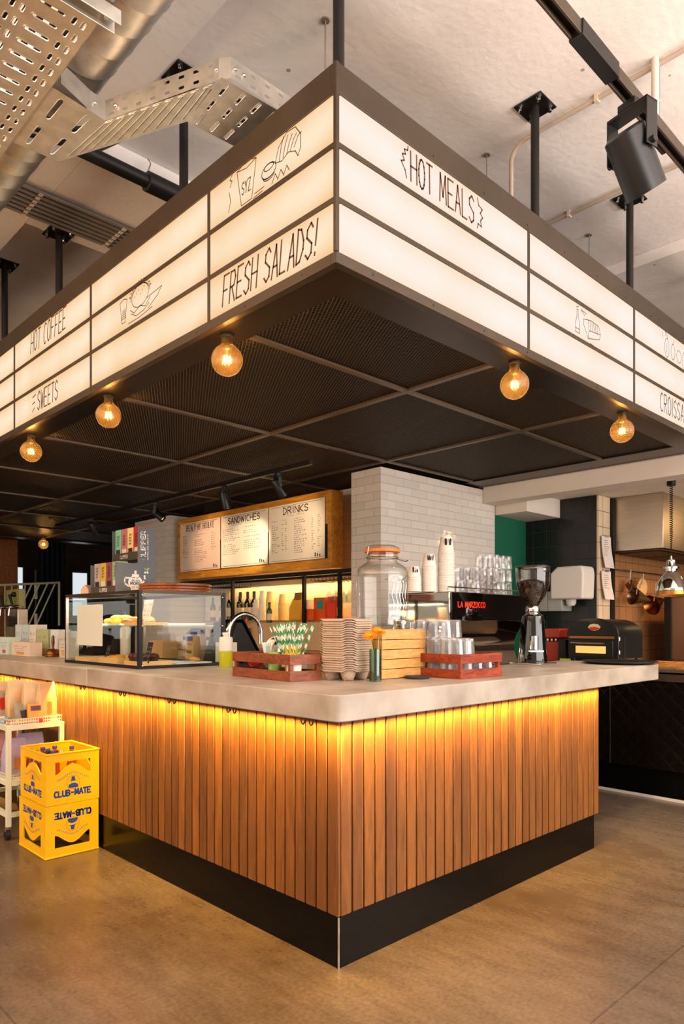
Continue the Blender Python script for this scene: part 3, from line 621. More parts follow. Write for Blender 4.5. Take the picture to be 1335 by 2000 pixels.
def wall(a, b, h=.08, rows_=2, n=8, holes=True):
    a = Vector((a[0], a[1], 3.345)); b = Vector((b[0], b[1], 3.345)); d = MB()
    P = lambda u, v: tuple(a+(b-a)*u+Vector((0, 0, h*v)))
    if holes:
        for i in range(n):
            for j in range(rows_): octhole(d, i/n, j/rows_, (i+1)/n, (j+1)/rows_, (i+.32)/n, (j+.36)/rows_, (i+.68)/n, (j+.64)/rows_, P, 0, c=.01)
    else: d.quad(P(0, 0), P(1, 0), P(1, 1), P(0, 1))
    d.build('tray_side', M_GALV, bt, True)
wall((-.80, .66), (-.66, .72), n=2, holes=False); wall((-.66, .72), (-.594, .731), holes=False); wall((-.594, .731), (-.388, .235)); wall((-.388, .235), (-.36, .2), holes=False); wall((-.36, .2), (-.02, .2), n=5)
wall((-.82, 1.12), (-.626, 1.109), holes=False); wall((-.626, 1.109), (-.356, .508)); wall((-.356, .508), (-.02, .49), n=5)
for (x, y) in ((-.80, .68), (-.64, .724), (-.575, .68), (-.39, .25), (-.34, .2), (-.3, .2)): B().sphere((x-.002, y-.003, 3.385), .008, 10, 6).build('coupler_bolt', M_CHROME, bt, True)
for i in range(4): B().tube([(-.9+.02*i, .95+.05*i, 3.38), (-.66, .9+.04*i, 3.365), (-.58+.02*i, .8+.04*i, 3.36), (-.42+.012*i, .38+.03*i, 3.36), (-.33, .29+.04*i, 3.36), (-.03, .28+.04*i, 3.36)], .009, 8).build('cable', mat('dark_cable', (34, 32, 30), .6), bt, True)
# bundle of conduits under the cross beam
M_CON = mat('grey_conduit', (128, 120, 110), .5, .2)
for i in range(7):
    y = 2.01+i*.044
    o = tag(B().cyl((-.50, y, 3.723), (1.2, y, 3.723), .013, 10).build('conduit', M_CON), 'grey conduit in the flat bundle under the cross beam', 'conduit', 'conduits bundled under the cross beam')
for x, lab in ((-.36, 'pale clip strip holding the conduit bundle near the duct'), (.135, 'pale clip strip holding the conduit bundle near the canopy')):
    t = thing('conduit_clip', lab, 'clip', (x, 2.14, 3.73))
    for i in range(7): B().box(x-.012, 2.01+i*.044-.015, 3.706, x+.012, 2.01+i*.044+.015, 3.709).build('clip', mat('pale_plastic', (206, 190, 168), .6), t, True)
t = thing('drain_pipe', 'thick black pipe with a sleeve fixed along the cross beam', 'pipe', (0, 1.53, 3.72))
B().cyl((-.52, 1.53, 3.735), (.9, 1.53, 3.735), .036, 20).build('pipe', mat('black_plastic_pipe', (24, 22, 21), .5), t, True)
B().cyl((.02, 1.53, 3.735), (.22, 1.53, 3.735), .052, 24).build('sleeve', mat('black_plastic_pipe', (24, 22, 21), .5), t, True, bevel=.004)
B().tube([(.03, 1.53, 3.787), (.03, 1.50, 3.82), (.03, 1.53, 3.86)], .004, 6).build('pipe_hook', M_GALV, t, True)
# conduits on the right
def conduit(pts, r, lab, clips):
    t = thing('wall_conduit', lab, 'conduit', pts[0]); B().tube(pts, r, 12).build('tube', mat('painted_conduit', (176, 160, 142), .55), t, True)
    for c in clips: B().cbox(c, (.03, .018, .04)).build('clip', mat('pale_plastic', (206, 190, 168), .6), t, True)
bend = [(1.393, .03+.09*math.sin(a), 3.79+.09*math.cos(a)-.0) for a in [PI/2*i/6 for i in range(7)]]
conduit([(1.393, -2.5, 3.88)]+bend+[(1.393, .12, 3.31)], .0115, 'grey ceiling conduit that bends down beside the second hanger post', [(1.393, -.36, 3.882)])
conduit([(2.19, -2.5, 3.88), (2.19, .9, 3.88)], .0115, 'straight grey ceiling conduit passing behind the spotlight', [(2.19, -.29, 3.882), (2.19, .21, 3.882)])
for (x, y), lab in (((1.374, .262), 'thin hanging rod behind the right sign panels between two posts'), ((.158, .246), 'thin hanging rod just left of the corner hanger post'), ((2.529, .248), 'thin hanging wire furthest right behind the canopy fascia')):
    t = thing('threaded_rod', lab, 'rod', (x, y, 3.9)); B().cyl((x, y, 3.31), (x, y, 3.893), .0035, 8).build('rod', M_CON, t, True)
    B().lathe([(.018, -.006), (.018, 0)], (x, y, 3.899), 14).build('washer', M_CON, t, True)
# track and big spotlight at the upper right
tr = thing('lighting_track', 'black ceiling lighting track crossing the upper right corner', 'lighting track', (1.2, -.688, 3.52))
d = B(); d.box(-.5, -.712, 3.494, 4.5, -.702, 3.545); d.box(-.5, -.674, 3.494, 4.5, -.664, 3.545); d.box(-.5, -.702, 3.53, 4.5, -.674, 3.545); d.build('rail', M_FRAME, tr, True, bevel=.002)
d = B(); d.box(-.5, -.7, 3.52, 4.5, -.676, 3.53); d.build('rail_groove', mat('black_groove', (8, 8, 8), .5), tr, True)
d = B(); d.box(.55, -.718, 3.488, .85, -.66, 3.55); d.build('rail_joint', M_BLACK, tr, True, bevel=.003)
d = B(); d.box(1.36, -.66, 3.5, 1.46, -.64, 3.56); d.build('rail_bracket', M_BLACK, tr, True, bevel=.004)
t = thing('suspension_tube', 'pale grey vertical tube hanging from the ceiling to the track', 'pipe', (1.375, -.65, 3.9))
B().cyl((1.375, -.645, 3.56), (1.375, -.645, 3.899), .017, 16).build('tube', mat('pale_grey_tube', (196, 186, 176), .45), t, True)
B().cyl((1.375, -.645, 3.70), (1.375, -.645, 3.706), .019, 16).build('cable_tie', mat('pale_plastic', (206, 190, 168), .6), t, True)
B().cyl((1.396, -.655, 3.56), (1.396, -.655, 3.899), .003, 6).build('thin_wire', M_CON, t, True)
M_SPOT = mat('black_spotlight_lacquer', (22, 22, 22), .38, .2)
def spotlight(name, label, base, aim, L, r, yoke, group=None, glow=None):
    """cylinder head in a yoke hanging from base; aim = direction of the beam"""
    t = thing(name, label, 'spotlight', base, 0, group)
    aim = Vector(aim).normalized(); piv = Vector((0, 0, -yoke)); side = aim.cross(Vector((0, 0, 1))).normalized()
    b = piv - aim*L*.35; e = piv+aim*L*.65
    h = B(); h.lathe([(0, 0), (r*.8, 0), (r, .012), (r, L), (r*.93, L), (r*.9, L-.012), (0, L-.014)], tuple(b), 32, tuple(aim)); h.build('lamp_head', M_SPOT, t)
    B().lathe([(0, L-.013), (r*.89, L-.013)], tuple(b), 28, tuple(aim)).build('lens', mat('frosted_lens', (240, 220, 190), .3, emit=(255, 214, 160), estr=glow or 1.5), t)
    y = B(); w = r*1.12
    for s_ in (-1, 1):
        p = side*w*s_; y.T = Matrix.Translation(p)@Matrix(((side.x, side.cross(Vector((0, 0, 1))).x*-1, 0, 0), (side.y, side.cross(Vector((0, 0, 1))).y*-1, 0, 0), (0, 0, 1, 0), (0, 0, 0, 1)))
        y.box(-.003, -r*.42, -yoke-.02, .003, r*.42, -.03)
    y.T = Matrix.Identity(4)
    ang = math.atan2(side.y, side.x); y.cbox((0, 0, -.035), (2*w+.006, r*.84, .012), rz=ang)
    y.build('yoke', M_SPOT, t, bevel=.002)
    B().cbox((0, 0, -.015), (r*1.0, r*.9, .03), rz=ang).build('track_adapter', M_SPOT, t, bevel=.003)
    for s_ in (-1, 1): B().cyl(tuple(piv+side*(w-.004)*s_), tuple(piv+side*(w+.018)*s_), .014, 14).build('pivot_knob', M_SPOT, t)
    return t, base+b if False else (Vector(base)+e)
R_ = Vector((.7185, -.6955, 0))
spotlight('track_spotlight', 'large black cylinder spotlight on the track at upper right', (1.0, -.70, 3.47), R_*.55+Vector((.6955, .7185, 0))*.34+Vector((0, 0, -.85)), .25, .082, .20)
# track with heads under the canopy, lighting the menu
ir = thing('menu_track', 'long thin black track under the canopy in front of the menu board', 'lighting track', (1.575, 4.2, 2.52))
d = B(); d.box(1.558, 1.93, 2.505, 1.592, 6.6, 2.54); d.build('rail', M_BLACK, ir, True, bevel=.002)
for y in (2.5, 4.3, 6.2): B().cyl((1.575, y, 2.54), (1.575, y, 2.6), .006, 8).build('drop_rod', M_BLACK, ir, True)
SH = [(2.33, 'black spotlight head nearest the white pier, above the menu board', (.55, -.12, -.75)), (3.05, 'black spotlight head above the middle menu sheet', (.30, .08, -.95)), (4.20, 'black spotlight head above the left menu sheet', (.5, -.6, -.7)), (5.6, 'black spotlight head hanging above the stacked tea boxes', (.5, .3, -.8))]
for y, lab, aim in SH:
    spotlight('menu_spotlight', lab, (1.575, y, 2.505), aim, .15, .036, .10, 'spotlight heads on the menu track')
spot('menu_spot', (1.62, 3.05, 2.33), (2.3, 3.65, 2.10), 95, (1, .82, .55), 40, .5, .03)
spot('menu_spot', (1.62, 2.40, 2.33), (2.3, 2.95, 2.15), 22, (1, .78, .5), 62, .8, .03)
spot('menu_spot', (1.62, 4.2, 2.33), (2.3, 4.3, 2.15), 22, (1, .66, .42), 70, .8, .03)
# ---------------- menu board ----------------
MW = m_wood('honey_oak_boards', (176, 106, 24), (226, 160, 52), (8, 1.2, 8), .4)
mbd = thing('menu_board', 'long honey coloured wooden menu box with three paper menus', 'menu board', (2.37, 3.75, 1.82))
d = B(); d.box(2.305, 2.50, 1.82, 2.45, 5.02, 2.498); d.build('wooden_box', MW, mbd, True, bevel=.004)
M_PAPER = mat('menu_paper', (240, 226, 204), .7, var=.03)
INK2 = mat('black_print', (40, 30, 26), .8)
def sheet(y1, y0, head, sub, cols, tint, tilt):
    p = B(); p.box(2.290, y0+.004, 1.903, 2.294, y1-.004, 2.436)
    o = p.build('menu_sheet', mat('menu_paper_'+tint, {'rose': (236, 208, 186), 'cream': (242, 228, 206), 'plain': (238, 222, 202)}[tint], .7), mbd, True)
    m = B(); O = lambda y, z: (2.290, y, z); Wd = y1-y0
    L = min(.55, .045*len(head)+.08)
    fit(m, head, O(y1-(Wd-L)/2, 2.345), UL, VZ, L, .062, sw=.0055 if len(head) > 15 else .009, off=.0015)
    fit(m, sub, O(y1-(Wd-L*.7)/2, 2.322), UL, VZ, L*.7, .012, sw=.0025, off=.0015)
    for yy, n_, lw in cols:
        z = 2.29
        for k in range(n_):
            if random.random() < .86:
                l = lw*random.uniform(.45, 1); x = 0
                while x < l:
                    s_ = random.uniform(.012, .035); pts = [(x+.004*q, .004*(q % 2)+random.uniform(-.002, .003)) for q in range(int(s_/.004))]
                    ribbon(m, pts, .003, O(y1-yy, z), UL, VZ, .0015); x += s_+.008
            z -= .0195
    ribbon(m, [(0, 0), (Wd-.08, 0)], .003, O(y1-.04, 2.42), UL, VZ, .0015); ribbon(m, [(0, 0), (Wd-.08, 0)], .003, O(y1-.04, 1.917), UL, VZ, .0015)
    for q in range(3): m.quad(*[(2.2885, y0+.06+.03*q+a, 1.925+b*(.02+.008*q)) for a, b in ((0, 0), (.014, 0), (.014, 1), (0, 1))][::-1])
    w_ = o.location
    mm = m; L_ = mbd.location
    mm.v = [(a-L_[0], b-L_[1], c-L_[2]) for a, b, c in mm.v]; lo = mm.build('print', INK2, o, smooth=0)
    return o
sheet(4.945, 4.158, 'SPECIALTY HOT CHOCOLATE', '~~~~~', [(.06, 13, .12), (.30, 16, .22), (.62, 10, .08)], 'rose', 0)
sheet(4.150, 3.362, 'SANDWICHES', '~~~~', [(.05, 14, .28), (.40, 12, .28)], 'cream', 0)
sheet(3.354, 2.56, 'DRINKS', '~~~~', [(.05, 16, .1), (.2, 15, .03), (.25, 15, .03), (.38, 17, .16), (.62, 16, .03), (.70, 16, .03)], 'plain', 0)
for y in (4.154, 3.358, 2.55): B().box(2.286, y-.008, 1.9, 2.303, y+.004, 2.20).build('side_clip', M_BLACK, mbd, True)
# ---------------- back bar ----------------
M_BEIGE = mat('beige_laminate', (206, 178, 140), .5, var=.05)
bb = thing('back_bar', 'long beige back bar cabinet under the menu board', 'cabinet', (2.35, 3.7, 0))
B().box(2.02, 2.21, 0, 2.71, 5.1, 1.06).build('carcass', M_BEIGE, bb, True)
B().box(2.0, 2.21, 1.06, 2.715, 5.12, 1.10).build('top', m_wood('oak_top', (150, 110, 66), (190, 150, 100)), bb, True, bevel=.003)
sh = thing('bottle_shelf', 'black steel framed shelf unit over the back bar', 'shelf', (2.4, 3.3, 1.10))
B().box(2.13, 2.21, 1.101, 2.70, 3.42, 1.335).build('riser_box', M_BEIGE, sh, True, bevel=.003)
for y in (4.02, 2.90, 2.43): B().box(2.33, y-.015, 1.10, 2.36, y+.015, 1.78).build('post', M_BLACK, sh, True)
B().box(2.32, 2.22, 1.765, 2.37, 5.0, 1.80).build('top_beam', M_BLACK, sh, True); B().box(2.64, 2.22, 1.77, 2.68, 5.0, 1.80).build('top_beam', M_BLACK, sh, True)
B().box(2.40, 2.22, 1.345, 2.70, 4.6, 1.362).build('shelf_board', m_wood('oak_top', (150, 110, 66), (190, 150, 100)), sh, True)
for (a, b) in ((2.25, 2.86), (4.08, 4.55)):
    for k in range(int((b-a)/.05)):
        y = a+k*.05; B().tube([(2.34, y, 1.76), (2.34, y, 1.715), (2.62, y, 1.715), (2.62, y, 1.76)], .003, 6).build('hanging_rail', M_BLACK, sh, True)
area('shelf_glow', (2.66, 3.2, 1.74), (0, math.radians(10), 0), .03, 1.7, 9, (1, .62, .20))
area('shelf_glow', (2.66, 4.25, 1.74), (0, math.radians(10), 0), .03, .5, 1.6, (1, .62, .20))
def bottle(name, label, loc, R, Hh, neck, m, cap, group, foil=True):
    t = thing(name, label, 'bottle', loc, 0, group)
    b = B(); b.lathe([(0, 0), (R, .002), (R, Hh*.58), (R*.8, Hh*.66), (neck, Hh*.76), (neck, Hh*.9), (neck*.98, Hh*.93), (0, Hh*.93)], seg=18); b.build('glass', m, t)
    c = B(); c.lathe([(neck*1.12, Hh*.76 if foil else Hh*.93), (neck*1.15, Hh), (0, Hh)], seg=14); c.build('cap', cap, t)
    l = B(); l.lathe([(R+.0006, Hh*.15), (R+.0006, Hh*.45)], seg=18, caps=False); l.build('label_band', mat('cream_label', (222, 206, 170), .7), t)
    return t
DG = mat('dark_green_bottle_glass', (14, 22, 12), .08, coat=.5); AG = mat('amber_bottle_glass', (120, 62, 14), .1, coat=.4); BC = mat('black_foil', (14, 12, 12), .35); GC = mat('gold_foil', (190, 150, 60), .35, .6)
for y, q in ((4.10, 'left'), (3.97, 'middle'), (3.86, 'right')): bottle('wine_bottle', 'tall dark wine bottle, %s of the three on the back shelf' % q, (2.5, y, 1.362), .038, .30, .014, DG, BC, 'dark wine bottles on the back shelf')
for k, (x, y, h_, m_) in enumerate(((2.44, 4.52, .25, DG), (2.50, 4.42, .27, AG), (2.43, 4.34, .23, AG), (2.46, 4.24, .30, DG), (2.54, 4.17, .26, AG), (2.60, 4.06, .22, AG))):
    bottle('liquor_bottle', 'small amber or dark liquor bottle left of the wine bottles on the back shelf', (x, y, 1.362), .03, h_, .011, m_, GC if k % 2 else BC, 'liquor bottles on the back shelf')
M_CUPW = mat('white_paper_cup', (238, 230, 216), .6, var=.02); M_CUPC = mat('cream_paper_cup', (236, 206, 140), .6, var=.03)
def cup_stack(name, label, loc, r0, n, m, group, step=.011, hcup=.09, up=False, text=None, dark=None):
    """a tower of nested paper cups standing upside down: every cup is a thing of its own"""
    first = None
    for i in range(n):
        last = (i == n-1)
        if first is None:
            b = B(); b.lathe([(r0, 0), (r0*1.05, .002), (r0*1.05, .007), (r0, .009), (r0*.985, .010), (r0*.72, hcup), (r0*.68, hcup+.001), (r0*.66, hcup-.006), (0, hcup-.006)], seg=24)
            first = b.build(name, m); first.location = loc; tag(first, label, 'cup', group); o = first
        else:
            o = first.copy(); COL.objects.link(o); o.location = (loc[0], loc[1], loc[2]+i*step)
    return first, o
cup_stack('paper_cup', 'white paper cup in the tall tower at the left of the back shelf', (2.5, 3.72, 1.362), .036, 20, M_CUPW, 'white cups on the back shelf')
cup_stack('paper_cup', 'white paper cup in the shorter tower beside the wine bottles', (2.48, 3.80, 1.362), .034, 12, M_CUPW, 'short tower of white cups on the back shelf')
cup_stack('paper_cup', 'cream paper cup in the tall tower in the middle of the back shelf', (2.5, 3.60, 1.362), .040, 19, M_CUPC, 'cream cups on the back shelf')
cup_stack('paper_cup', 'cream paper cup in the tower beside the yellow coffee bag', (2.5, 3.40, 1.362), .042, 16, M_CUPC, 'cream cups beside the coffee bag')
def bag(name, label, loc, w, d_, h_, m, rz, cat='bag', group=None, fold=None):
    t = thing(name, label, cat, loc, rz, group); b = B()
    def sec(z, sx, sy): return [(-w/2*sx, -d_/2*sy, z), (w/2*sx, -d_/2*sy, z), (w/2*sx, d_/2*sy, z), (-w/2*sx, d_/2*sy, z)]
    zs = [(0, .94, .9), (h_*.05, 1, 1), (h_*.55, 1, .95), (h_*.8, .98, .5), (h_, .96, .08)]
    vs = []; fs = [(3, 2, 1, 0)]
    for z, a, c in zs: vs += sec(z, a, c)
    for j in range(len(zs)-1):
        for i in range(4): k2 = (i+1) % 4; fs.append((j*4+i, j*4+k2, j*4+4+k2, j*4+4+i))
    n = (len(zs)-1)*4; fs.append((n, n+1, n+2, n+3)); b.add(vs, fs); b.build('bag_body', m, t, bevel=.004)
    return t
t = bag('coffee_bag', 'yellow coffee bag with folded brown top on the back shelf', (2.47, 3.12, 1.362), .17, .11, .21, mat('yellow_kraft', (232, 176, 50), .5), PI/2)
B().box(-.062, -.057, .03, -.0, -.0565, .15).build('paper_label', mat('cream_label', (222, 206, 170), .7), t)
B().cbox((0, .0, .225), (.10, .03, .07), rx=.2).build('folded_top', mat('brown_card', (140, 92, 44), .7), t)
def carton(name, label, loc, dx, dy, dz, m, rz=0, cat='box', group=None, deco=None, bevel=.002):
    t = thing(name, label, cat, loc, rz, group); B().box(-dx/2, -dy/2, 0, dx/2, dy/2, dz).build('carton_body', m, t, bevel=bevel)
    if deco: deco(t)
    return t
OR = mat('orange_carton', (226, 92, 26), .5); OR2 = mat('red_orange_carton', (232, 70, 36), .5); TEAL = mat('teal_label', (40, 150, 150), .5)
carton('carton_box', 'slim white and brown carton beside the yellow coffee bag', (2.47, 2.97, 1.362), .08, .06, .19, mat('white_card', (226, 216, 200), .6))
def patch(m, a, b, z0, z1, x): return lambda t: B().box(x-.001, a, z0, x, b, z1).build('printed_label', m, t)
carton('carton_box', 'orange carton with a teal square label on the back shelf', (2.47, 2.78, 1.362), .10, .15, .205, OR, deco=patch(TEAL, -.05, .03, .1, .18, -.05))
carton('carton_box', 'bright red carton between the orange carton and the wine glasses', (2.47, 2.62, 1.362), .10, .10, .21, OR2)
carton('carton_box', 'small orange carton leaning lower left of the teal labelled carton', (2.40, 2.86, 1.362), .06, .1, .10, mat('orange_carton', (226, 92, 26), .5))
bottle('syrup_bottle', 'slim dark bottle with white cap standing among the hanging wine glasses', (2.44, 2.53, 1.362), .024, .25, .010, mat('brown_syrup', (64, 24, 12), .1), mat('white_card', (226, 216, 200), .6), None, False)
gp = None
def wineglass(loc):
    global gp
    if gp is None:
        gp = B().lathe([(.034, 0), (.033, -.002), (.005, -.006), (.0035, -.012), (.0035, -.085), (.012, -.095), (.034, -.125), (.038, -.155), (.031, -.20), (.030, -.20)], seg=20, caps=False).build('wine_glass', M_GLASS)
        tag(gp, 'stemmed wine glass hanging upside down from the rack beside the white pier', 'glass', 'hanging wine glasses'); o = gp
    else: o = gp.copy(); COL.objects.link(o)
    o.location = loc
for i in range(5):
    for j in range(2): wineglass((2.42+j*.1, 2.30+i*.085, 1.712))
pt = thing('steel_container', 'brushed steel bin on the back bar behind the tap', 'container', (2.2, 3.72, 1.10))
d = B(); d.box(2.08, 3.46, 1.10, 2.32, 3.95, 1.30); d.build('bin_body', mat('satin_steel', (190, 172, 150), .45, .35), pt, True, bevel=.01)
bottle('sauce_bottle', 'tall bright orange bottle on the back bar behind the tap', (2.06, 3.40, 1.10), .026, .27, .012, mat('orange_sauce', (226, 70, 14), .25), OR2, None, False)
bottle('green_bottle', 'dark green bottle on the back bar beside the orange bottle', (2.32, 3.38, 1.335), .026, .2, .012, mat('bottle_green', (16, 70, 50), .2), BC, None, False)
# ---------------- kitchen on the right ----------------
kc = thing('kitchen_counter', 'dark quilted metal kitchen counter behind the wooden bar', 'counter', (3.95, .5, 0))
def m_quilt():
    m = bpy.data.materials.new('quilted_dark_steel'); m.use_nodes = True; k = NT(m); b = k.n['Principled BSDF']
    b.inputs['Base Color'].default_value = rgb(34, 26, 20); b.inputs['Metallic'].default_value = .7; b.inputs['Roughness'].default_value = .22
    tc = k.new('ShaderNodeTexCoord'); sx = k.new('ShaderNodeSeparateXYZ'); k.link(tc.outputs['Object'], sx.inputs[0]); fr = []
    for sg in ('ADD', 'SUBTRACT'):
        d = k.new('ShaderNodeMath', operation=sg); k.link(sx.outputs[1], d.inputs[0]); k.link(sx.outputs[2], d.inputs[1])
        e = k.new('ShaderNodeMath', operation='MULTIPLY'); k.link(d.outputs[0], e.inputs[0]); e.inputs[1].default_value = 1/.13
        f = k.new('ShaderNodeMath', operation='PINGPONG'); k.link(e.outputs[0], f.inputs[0]); f.inputs[1].default_value = .5; fr.append(f)
    mn = k.new('ShaderNodeMath', operation='MINIMUM'); k.link(fr[0].outputs[0], mn.inputs[0]); k.link(fr[1].outputs[0], mn.inputs[1])
    pw = k.new('ShaderNodeMath', operation='POWER'); k.link(mn.outputs[0], pw.inputs[0]); pw.inputs[1].default_value = .5
    bp = k.new('ShaderNodeBump', _Strength=.35, _Distance=.02); k.link(pw.outputs[0], bp.inputs['Height']); k.link(bp.outputs[0], b.inputs['Normal']); return m
B().box(3.545, -4, .225, 4.3, 1.12, .90).build('quilted_front', m_quilt(), kc, True)
B().box(3.56, -4, 0, 4.3, 1.12, .225).build('plinth', M_PLINTH, kc, True)
B().box(3.552, -4, 0, 3.56, 1.12, .02).build('floor_trim', mat('pale_joint', (210, 200, 184), .7), kc, True)
B().box(3.53, -4, .895, 4.32, 1.12, .950).build('top_frame', M_FRAME, kc, True)
B().box(3.53, -4, .962, 4.32, 1.12, .985).build('steel_top', M_STEEL, kc, True, bevel=.003)
for y in (.58, -.6): B().box(3.541, y-.004, .225, 3.546, y+.004, .9).build('panel_joint', M_STEEL, kc, True)
k2 = thing('rear_kitchen_counter', 'rear kitchen worktop along the tiled wall under the hood', 'counter', (5.5, .8, 0))
B().box(4.60, .35, 0, 8, 1.15, .90).build('carcass', M_FRAME, k2, True); B().box(4.58, .33, .9, 8, 1.155, .94).build('steel_top', M_STEEL, k2, True)
# pizza oven
ov = thing('pizza_oven', 'black arched table top pizza oven with glass door on the kitchen counter', 'oven', (3.95, .82, .985))
M_OV = mat('black_oven_enamel', (22, 24, 24), .35, .1, coat=.3)
OY0, OY1, OZ0, OZ1 = .60, 1.045, 1.035, 1.235
prof = [(OY0, OZ0), (OY1, OZ0), (OY1, OZ1)]+[((OY0+OY1)/2+(OY1-OY0)/2*math.cos(a), OZ1+.135*math.sin(a)**.9 if 0 < a < PI else OZ1) for a in [PI*i/16 for i in range(1, 16)]]+[(OY0, OZ1)]
d = B(); d.prism(prof, (3.74, 0, 0), (0, 1, 0), (0, 0, 1), (1, 0, 0), .47); d.build('oven_body', M_OV, ov, True, bevel=.006)
d = B(); pr2 = [(OY0-.006, OZ1-.005)]+[((OY0+OY1)/2-((OY1-OY0)/2+.006)*math.cos(a), OZ1+.143*math.sin(a)**.9 if 0 < a < PI else OZ1-.005) for a in [PI*i/16 for i in range(1, 16)]]+[(OY1+.006, OZ1-.005)]
d.prism(pr2, (3.725, 0, 0), (0, 1, 0), (0, 0, 1), (1, 0, 0), .02); d.build('front_arch', M_OV, ov, True, bevel=.003)
B().box(3.722, OY0+.03, 1.205, 3.745, OY1-.02, 1.225).build('trim_bar', mat('copper_trim', (190, 130, 80), .3, .9), ov, True)
dr = B().box(3.722, .64, 1.05, 3.740, 1.03, 1.19).build('door', mat('black_groove', (8, 8, 8), .5), ov, True, bevel=.004)
B().box(3.7205, .70, 1.082, 3.7215, .965, 1.142).build('lit_window', mat('lit_oven_window', (240, 190, 110), .3, emit=(255, 190, 100), estr=.75), dr, True)
d = B(); d.cyl((3.70, .70, 1.168), (3.70, 1.0, 1.168), .008, 12); d.cyl((3.70, .715, 1.168), (3.725, .715, 1.168), .005, 8); d.cyl((3.70, .985, 1.168), (3.725, .985, 1.168), .005, 8); d.build('handle', M_CHROME, dr, True)
hx = [(.055*math.cos(a)*1.0, .03*math.sin(a)) for a in [math.radians(v) for v in (0, 50, 90, 130, 180, 230, 270, 310)]]
d = B(); d.prism([(x+.80, y+1.30) for x, y in hx], (3.723, 0, 0), (0, 1, 0), (0, 0, 1), (-1, 0, 0), .003); d.build('badge', mat('badge_cream', (226, 210, 160), .5), ov, True)
d = B(); d.prism([(x*.85+.80, max(y, -.03)*.5+1.289) for x, y in hx], (3.7195, 0, 0), (0, 1, 0), (0, 0, 1), (-1, 0, 0), .002); d.build('badge_stripe', mat('badge_red', (200, 50, 24), .5), ov, True)
d = B(); fit(d, '~~', (3.7172, .845, 1.293), UL, VZ, .09, .016, sw=.004, off=.0006); d.build('badge_lettering', mat('badge_cream', (226, 210, 160), .5), ov, True, smooth=0)
for y in (.63, 1.01): B().cyl((3.78, y, .985), (3.78, y, 1.035), .014, 12).build('foot', M_BLACK, ov, True); B().cyl((4.15, y, .985), (4.15, y, 1.035), .014, 12).build('foot', M_BLACK, ov, True)
for z in (1.08, 1.19): B().cyl((3.735, .592, z), (3.735, .592, z+.03), .007, 10).build('hinge', M_CHROME, ov, True)
B().box(3.85, .597, 1.04, 3.86, .60, 1.22).build('side_seam', M_FRAME, ov, True)
carton('paper_note', 'small lime green note under the pizza oven door', (3.70, 1.05, .985), .004, .10, .045, mat('lime_paper', (170, 190, 40), .6), cat='note')
# hood
hd = thing('extractor_hood', 'large stainless steel extractor hood over the rear kitchen', 'extractor hood', (5.6, .9, 2.03))
d = B(); d.box(4.77, .649, 2.03, 7.5, 1.158, 2.549); d.build('hood_body', M_STEEL, hd, True, bevel=.004)
B().box(4.80, .67, 2.015, 7.4, 1.15, 2.029).build('filter_tray', mat('greasy_filter', (70, 46, 26), .4, .6), hd, True)
for i in range(4): B().box(4.85+i*.6, .70, 2.008, 5.4+i*.6, 1.1, 2.014).build('baffle_filter', mat('greasy_filter2', (52, 34, 20), .4, .6), hd, True)
B().box(4.725, 1.10, 1.0, 4.765, 1.158, 2.54).build('edge_channel', M_BLACK, hd, True)
# heat lamp
hl = thing('heat_lamp', 'chrome dome heat lamp hanging on a coiled black cord at the right edge', 'lamp', (4.276, .388, 2.55))
B().cyl((4.276, .388, 2.50), (4.276, .388, 2.549), .035, 16).build('ceiling_mount', M_BLACK, hl, True)
cp = []
for i in range(240):
    a = i*.9; z = 2.5-(i/240)*.62; r_ = .012 if i < 150 else .012*(240-i)/90+.001
    cp.append((4.276+r_*math.cos(a), .388+r_*math.sin(a), z))
B().tube(cp, .0035, 5).build('coiled_cord', M_BLACK, hl, True)
z0 = 1.575
B().lathe([(.120, 0), (.122, .006), (.118, .03), (.105, .08), (.08, .13), (.05, .165), (.045, .17), (.045, .19), (.062, .19), (.062, .205), (.04, .207), (.036, .215), (.036, .262), (.012, .268), (.008, .30), (0, .30)], (4.276, .388, z0+.03), 36, caps=False).build('dome', M_CHROME, hl, True)
B().lathe([(.112, 0), (.13, 0), (.13, .03), (.112, .03)], (4.276, .388, z0), 36, caps=False).build('brass_rim', mat('brass', (186, 130, 60), .3, .9), hl, True)
B().sphere((4.276, .388, z0+.06), .045, 14, 8).build('heat_bulb', mat('heat_bulb', (255, 160, 60), .3, emit=(255, 150, 60), estr=3), hl, True)
spot('heat_lamp_light', (4.276, .388, 1.60), (4.4, .5, .9), 22, (1, .55, .22), 130, .8, .05)
spot('kitchen_lamp', (5.9, -.2, 2.45), (5.4, 1.1, 1.5), 60, (1, .60, .26), 100, .9, .1)  # assumed warm light on the kitchen wall, no fixture built for it
# hanging pans on the tiled wall
CP = mat('tarnished_copper', (150, 96, 50), .25, .95)
def pan(label, c, r, depth, hdl, m, ax):
    t = thing('hanging_pan', label, 'pan', c, 0, 'pans and funnels hanging on the kitchen wall'); a = Vector(ax).normalized()
    B().lathe([(r*.12, 0), (r, depth), (r*1.03, depth), (r*.14, -.004)], (0, 0, 0), 24, tuple(a), caps=False).build('bowl', m, t)
    s = a.orthogonal().normalized(); s = Vector((0, -.1, 1)).normalized()
    B().cyl(tuple(a*depth*.8+s*r*.3), tuple(a*depth*.8+s*(r+hdl)), .006, 8).build('handle', M_CHROME, t)
    return t
pan('steel funnel with pointed end at the left of the hanging pans', (5.16, .93, 1.56), .085, -.20, .04, mat('dull_steel', (150, 120, 84), .25, .9), (.85, -.45, -.2))
pan('copper funnel shaped pan at the right of the hanging pans', (5.60, .97, 1.58), .105, -.18, .12, CP, (.8, -.3, .3))
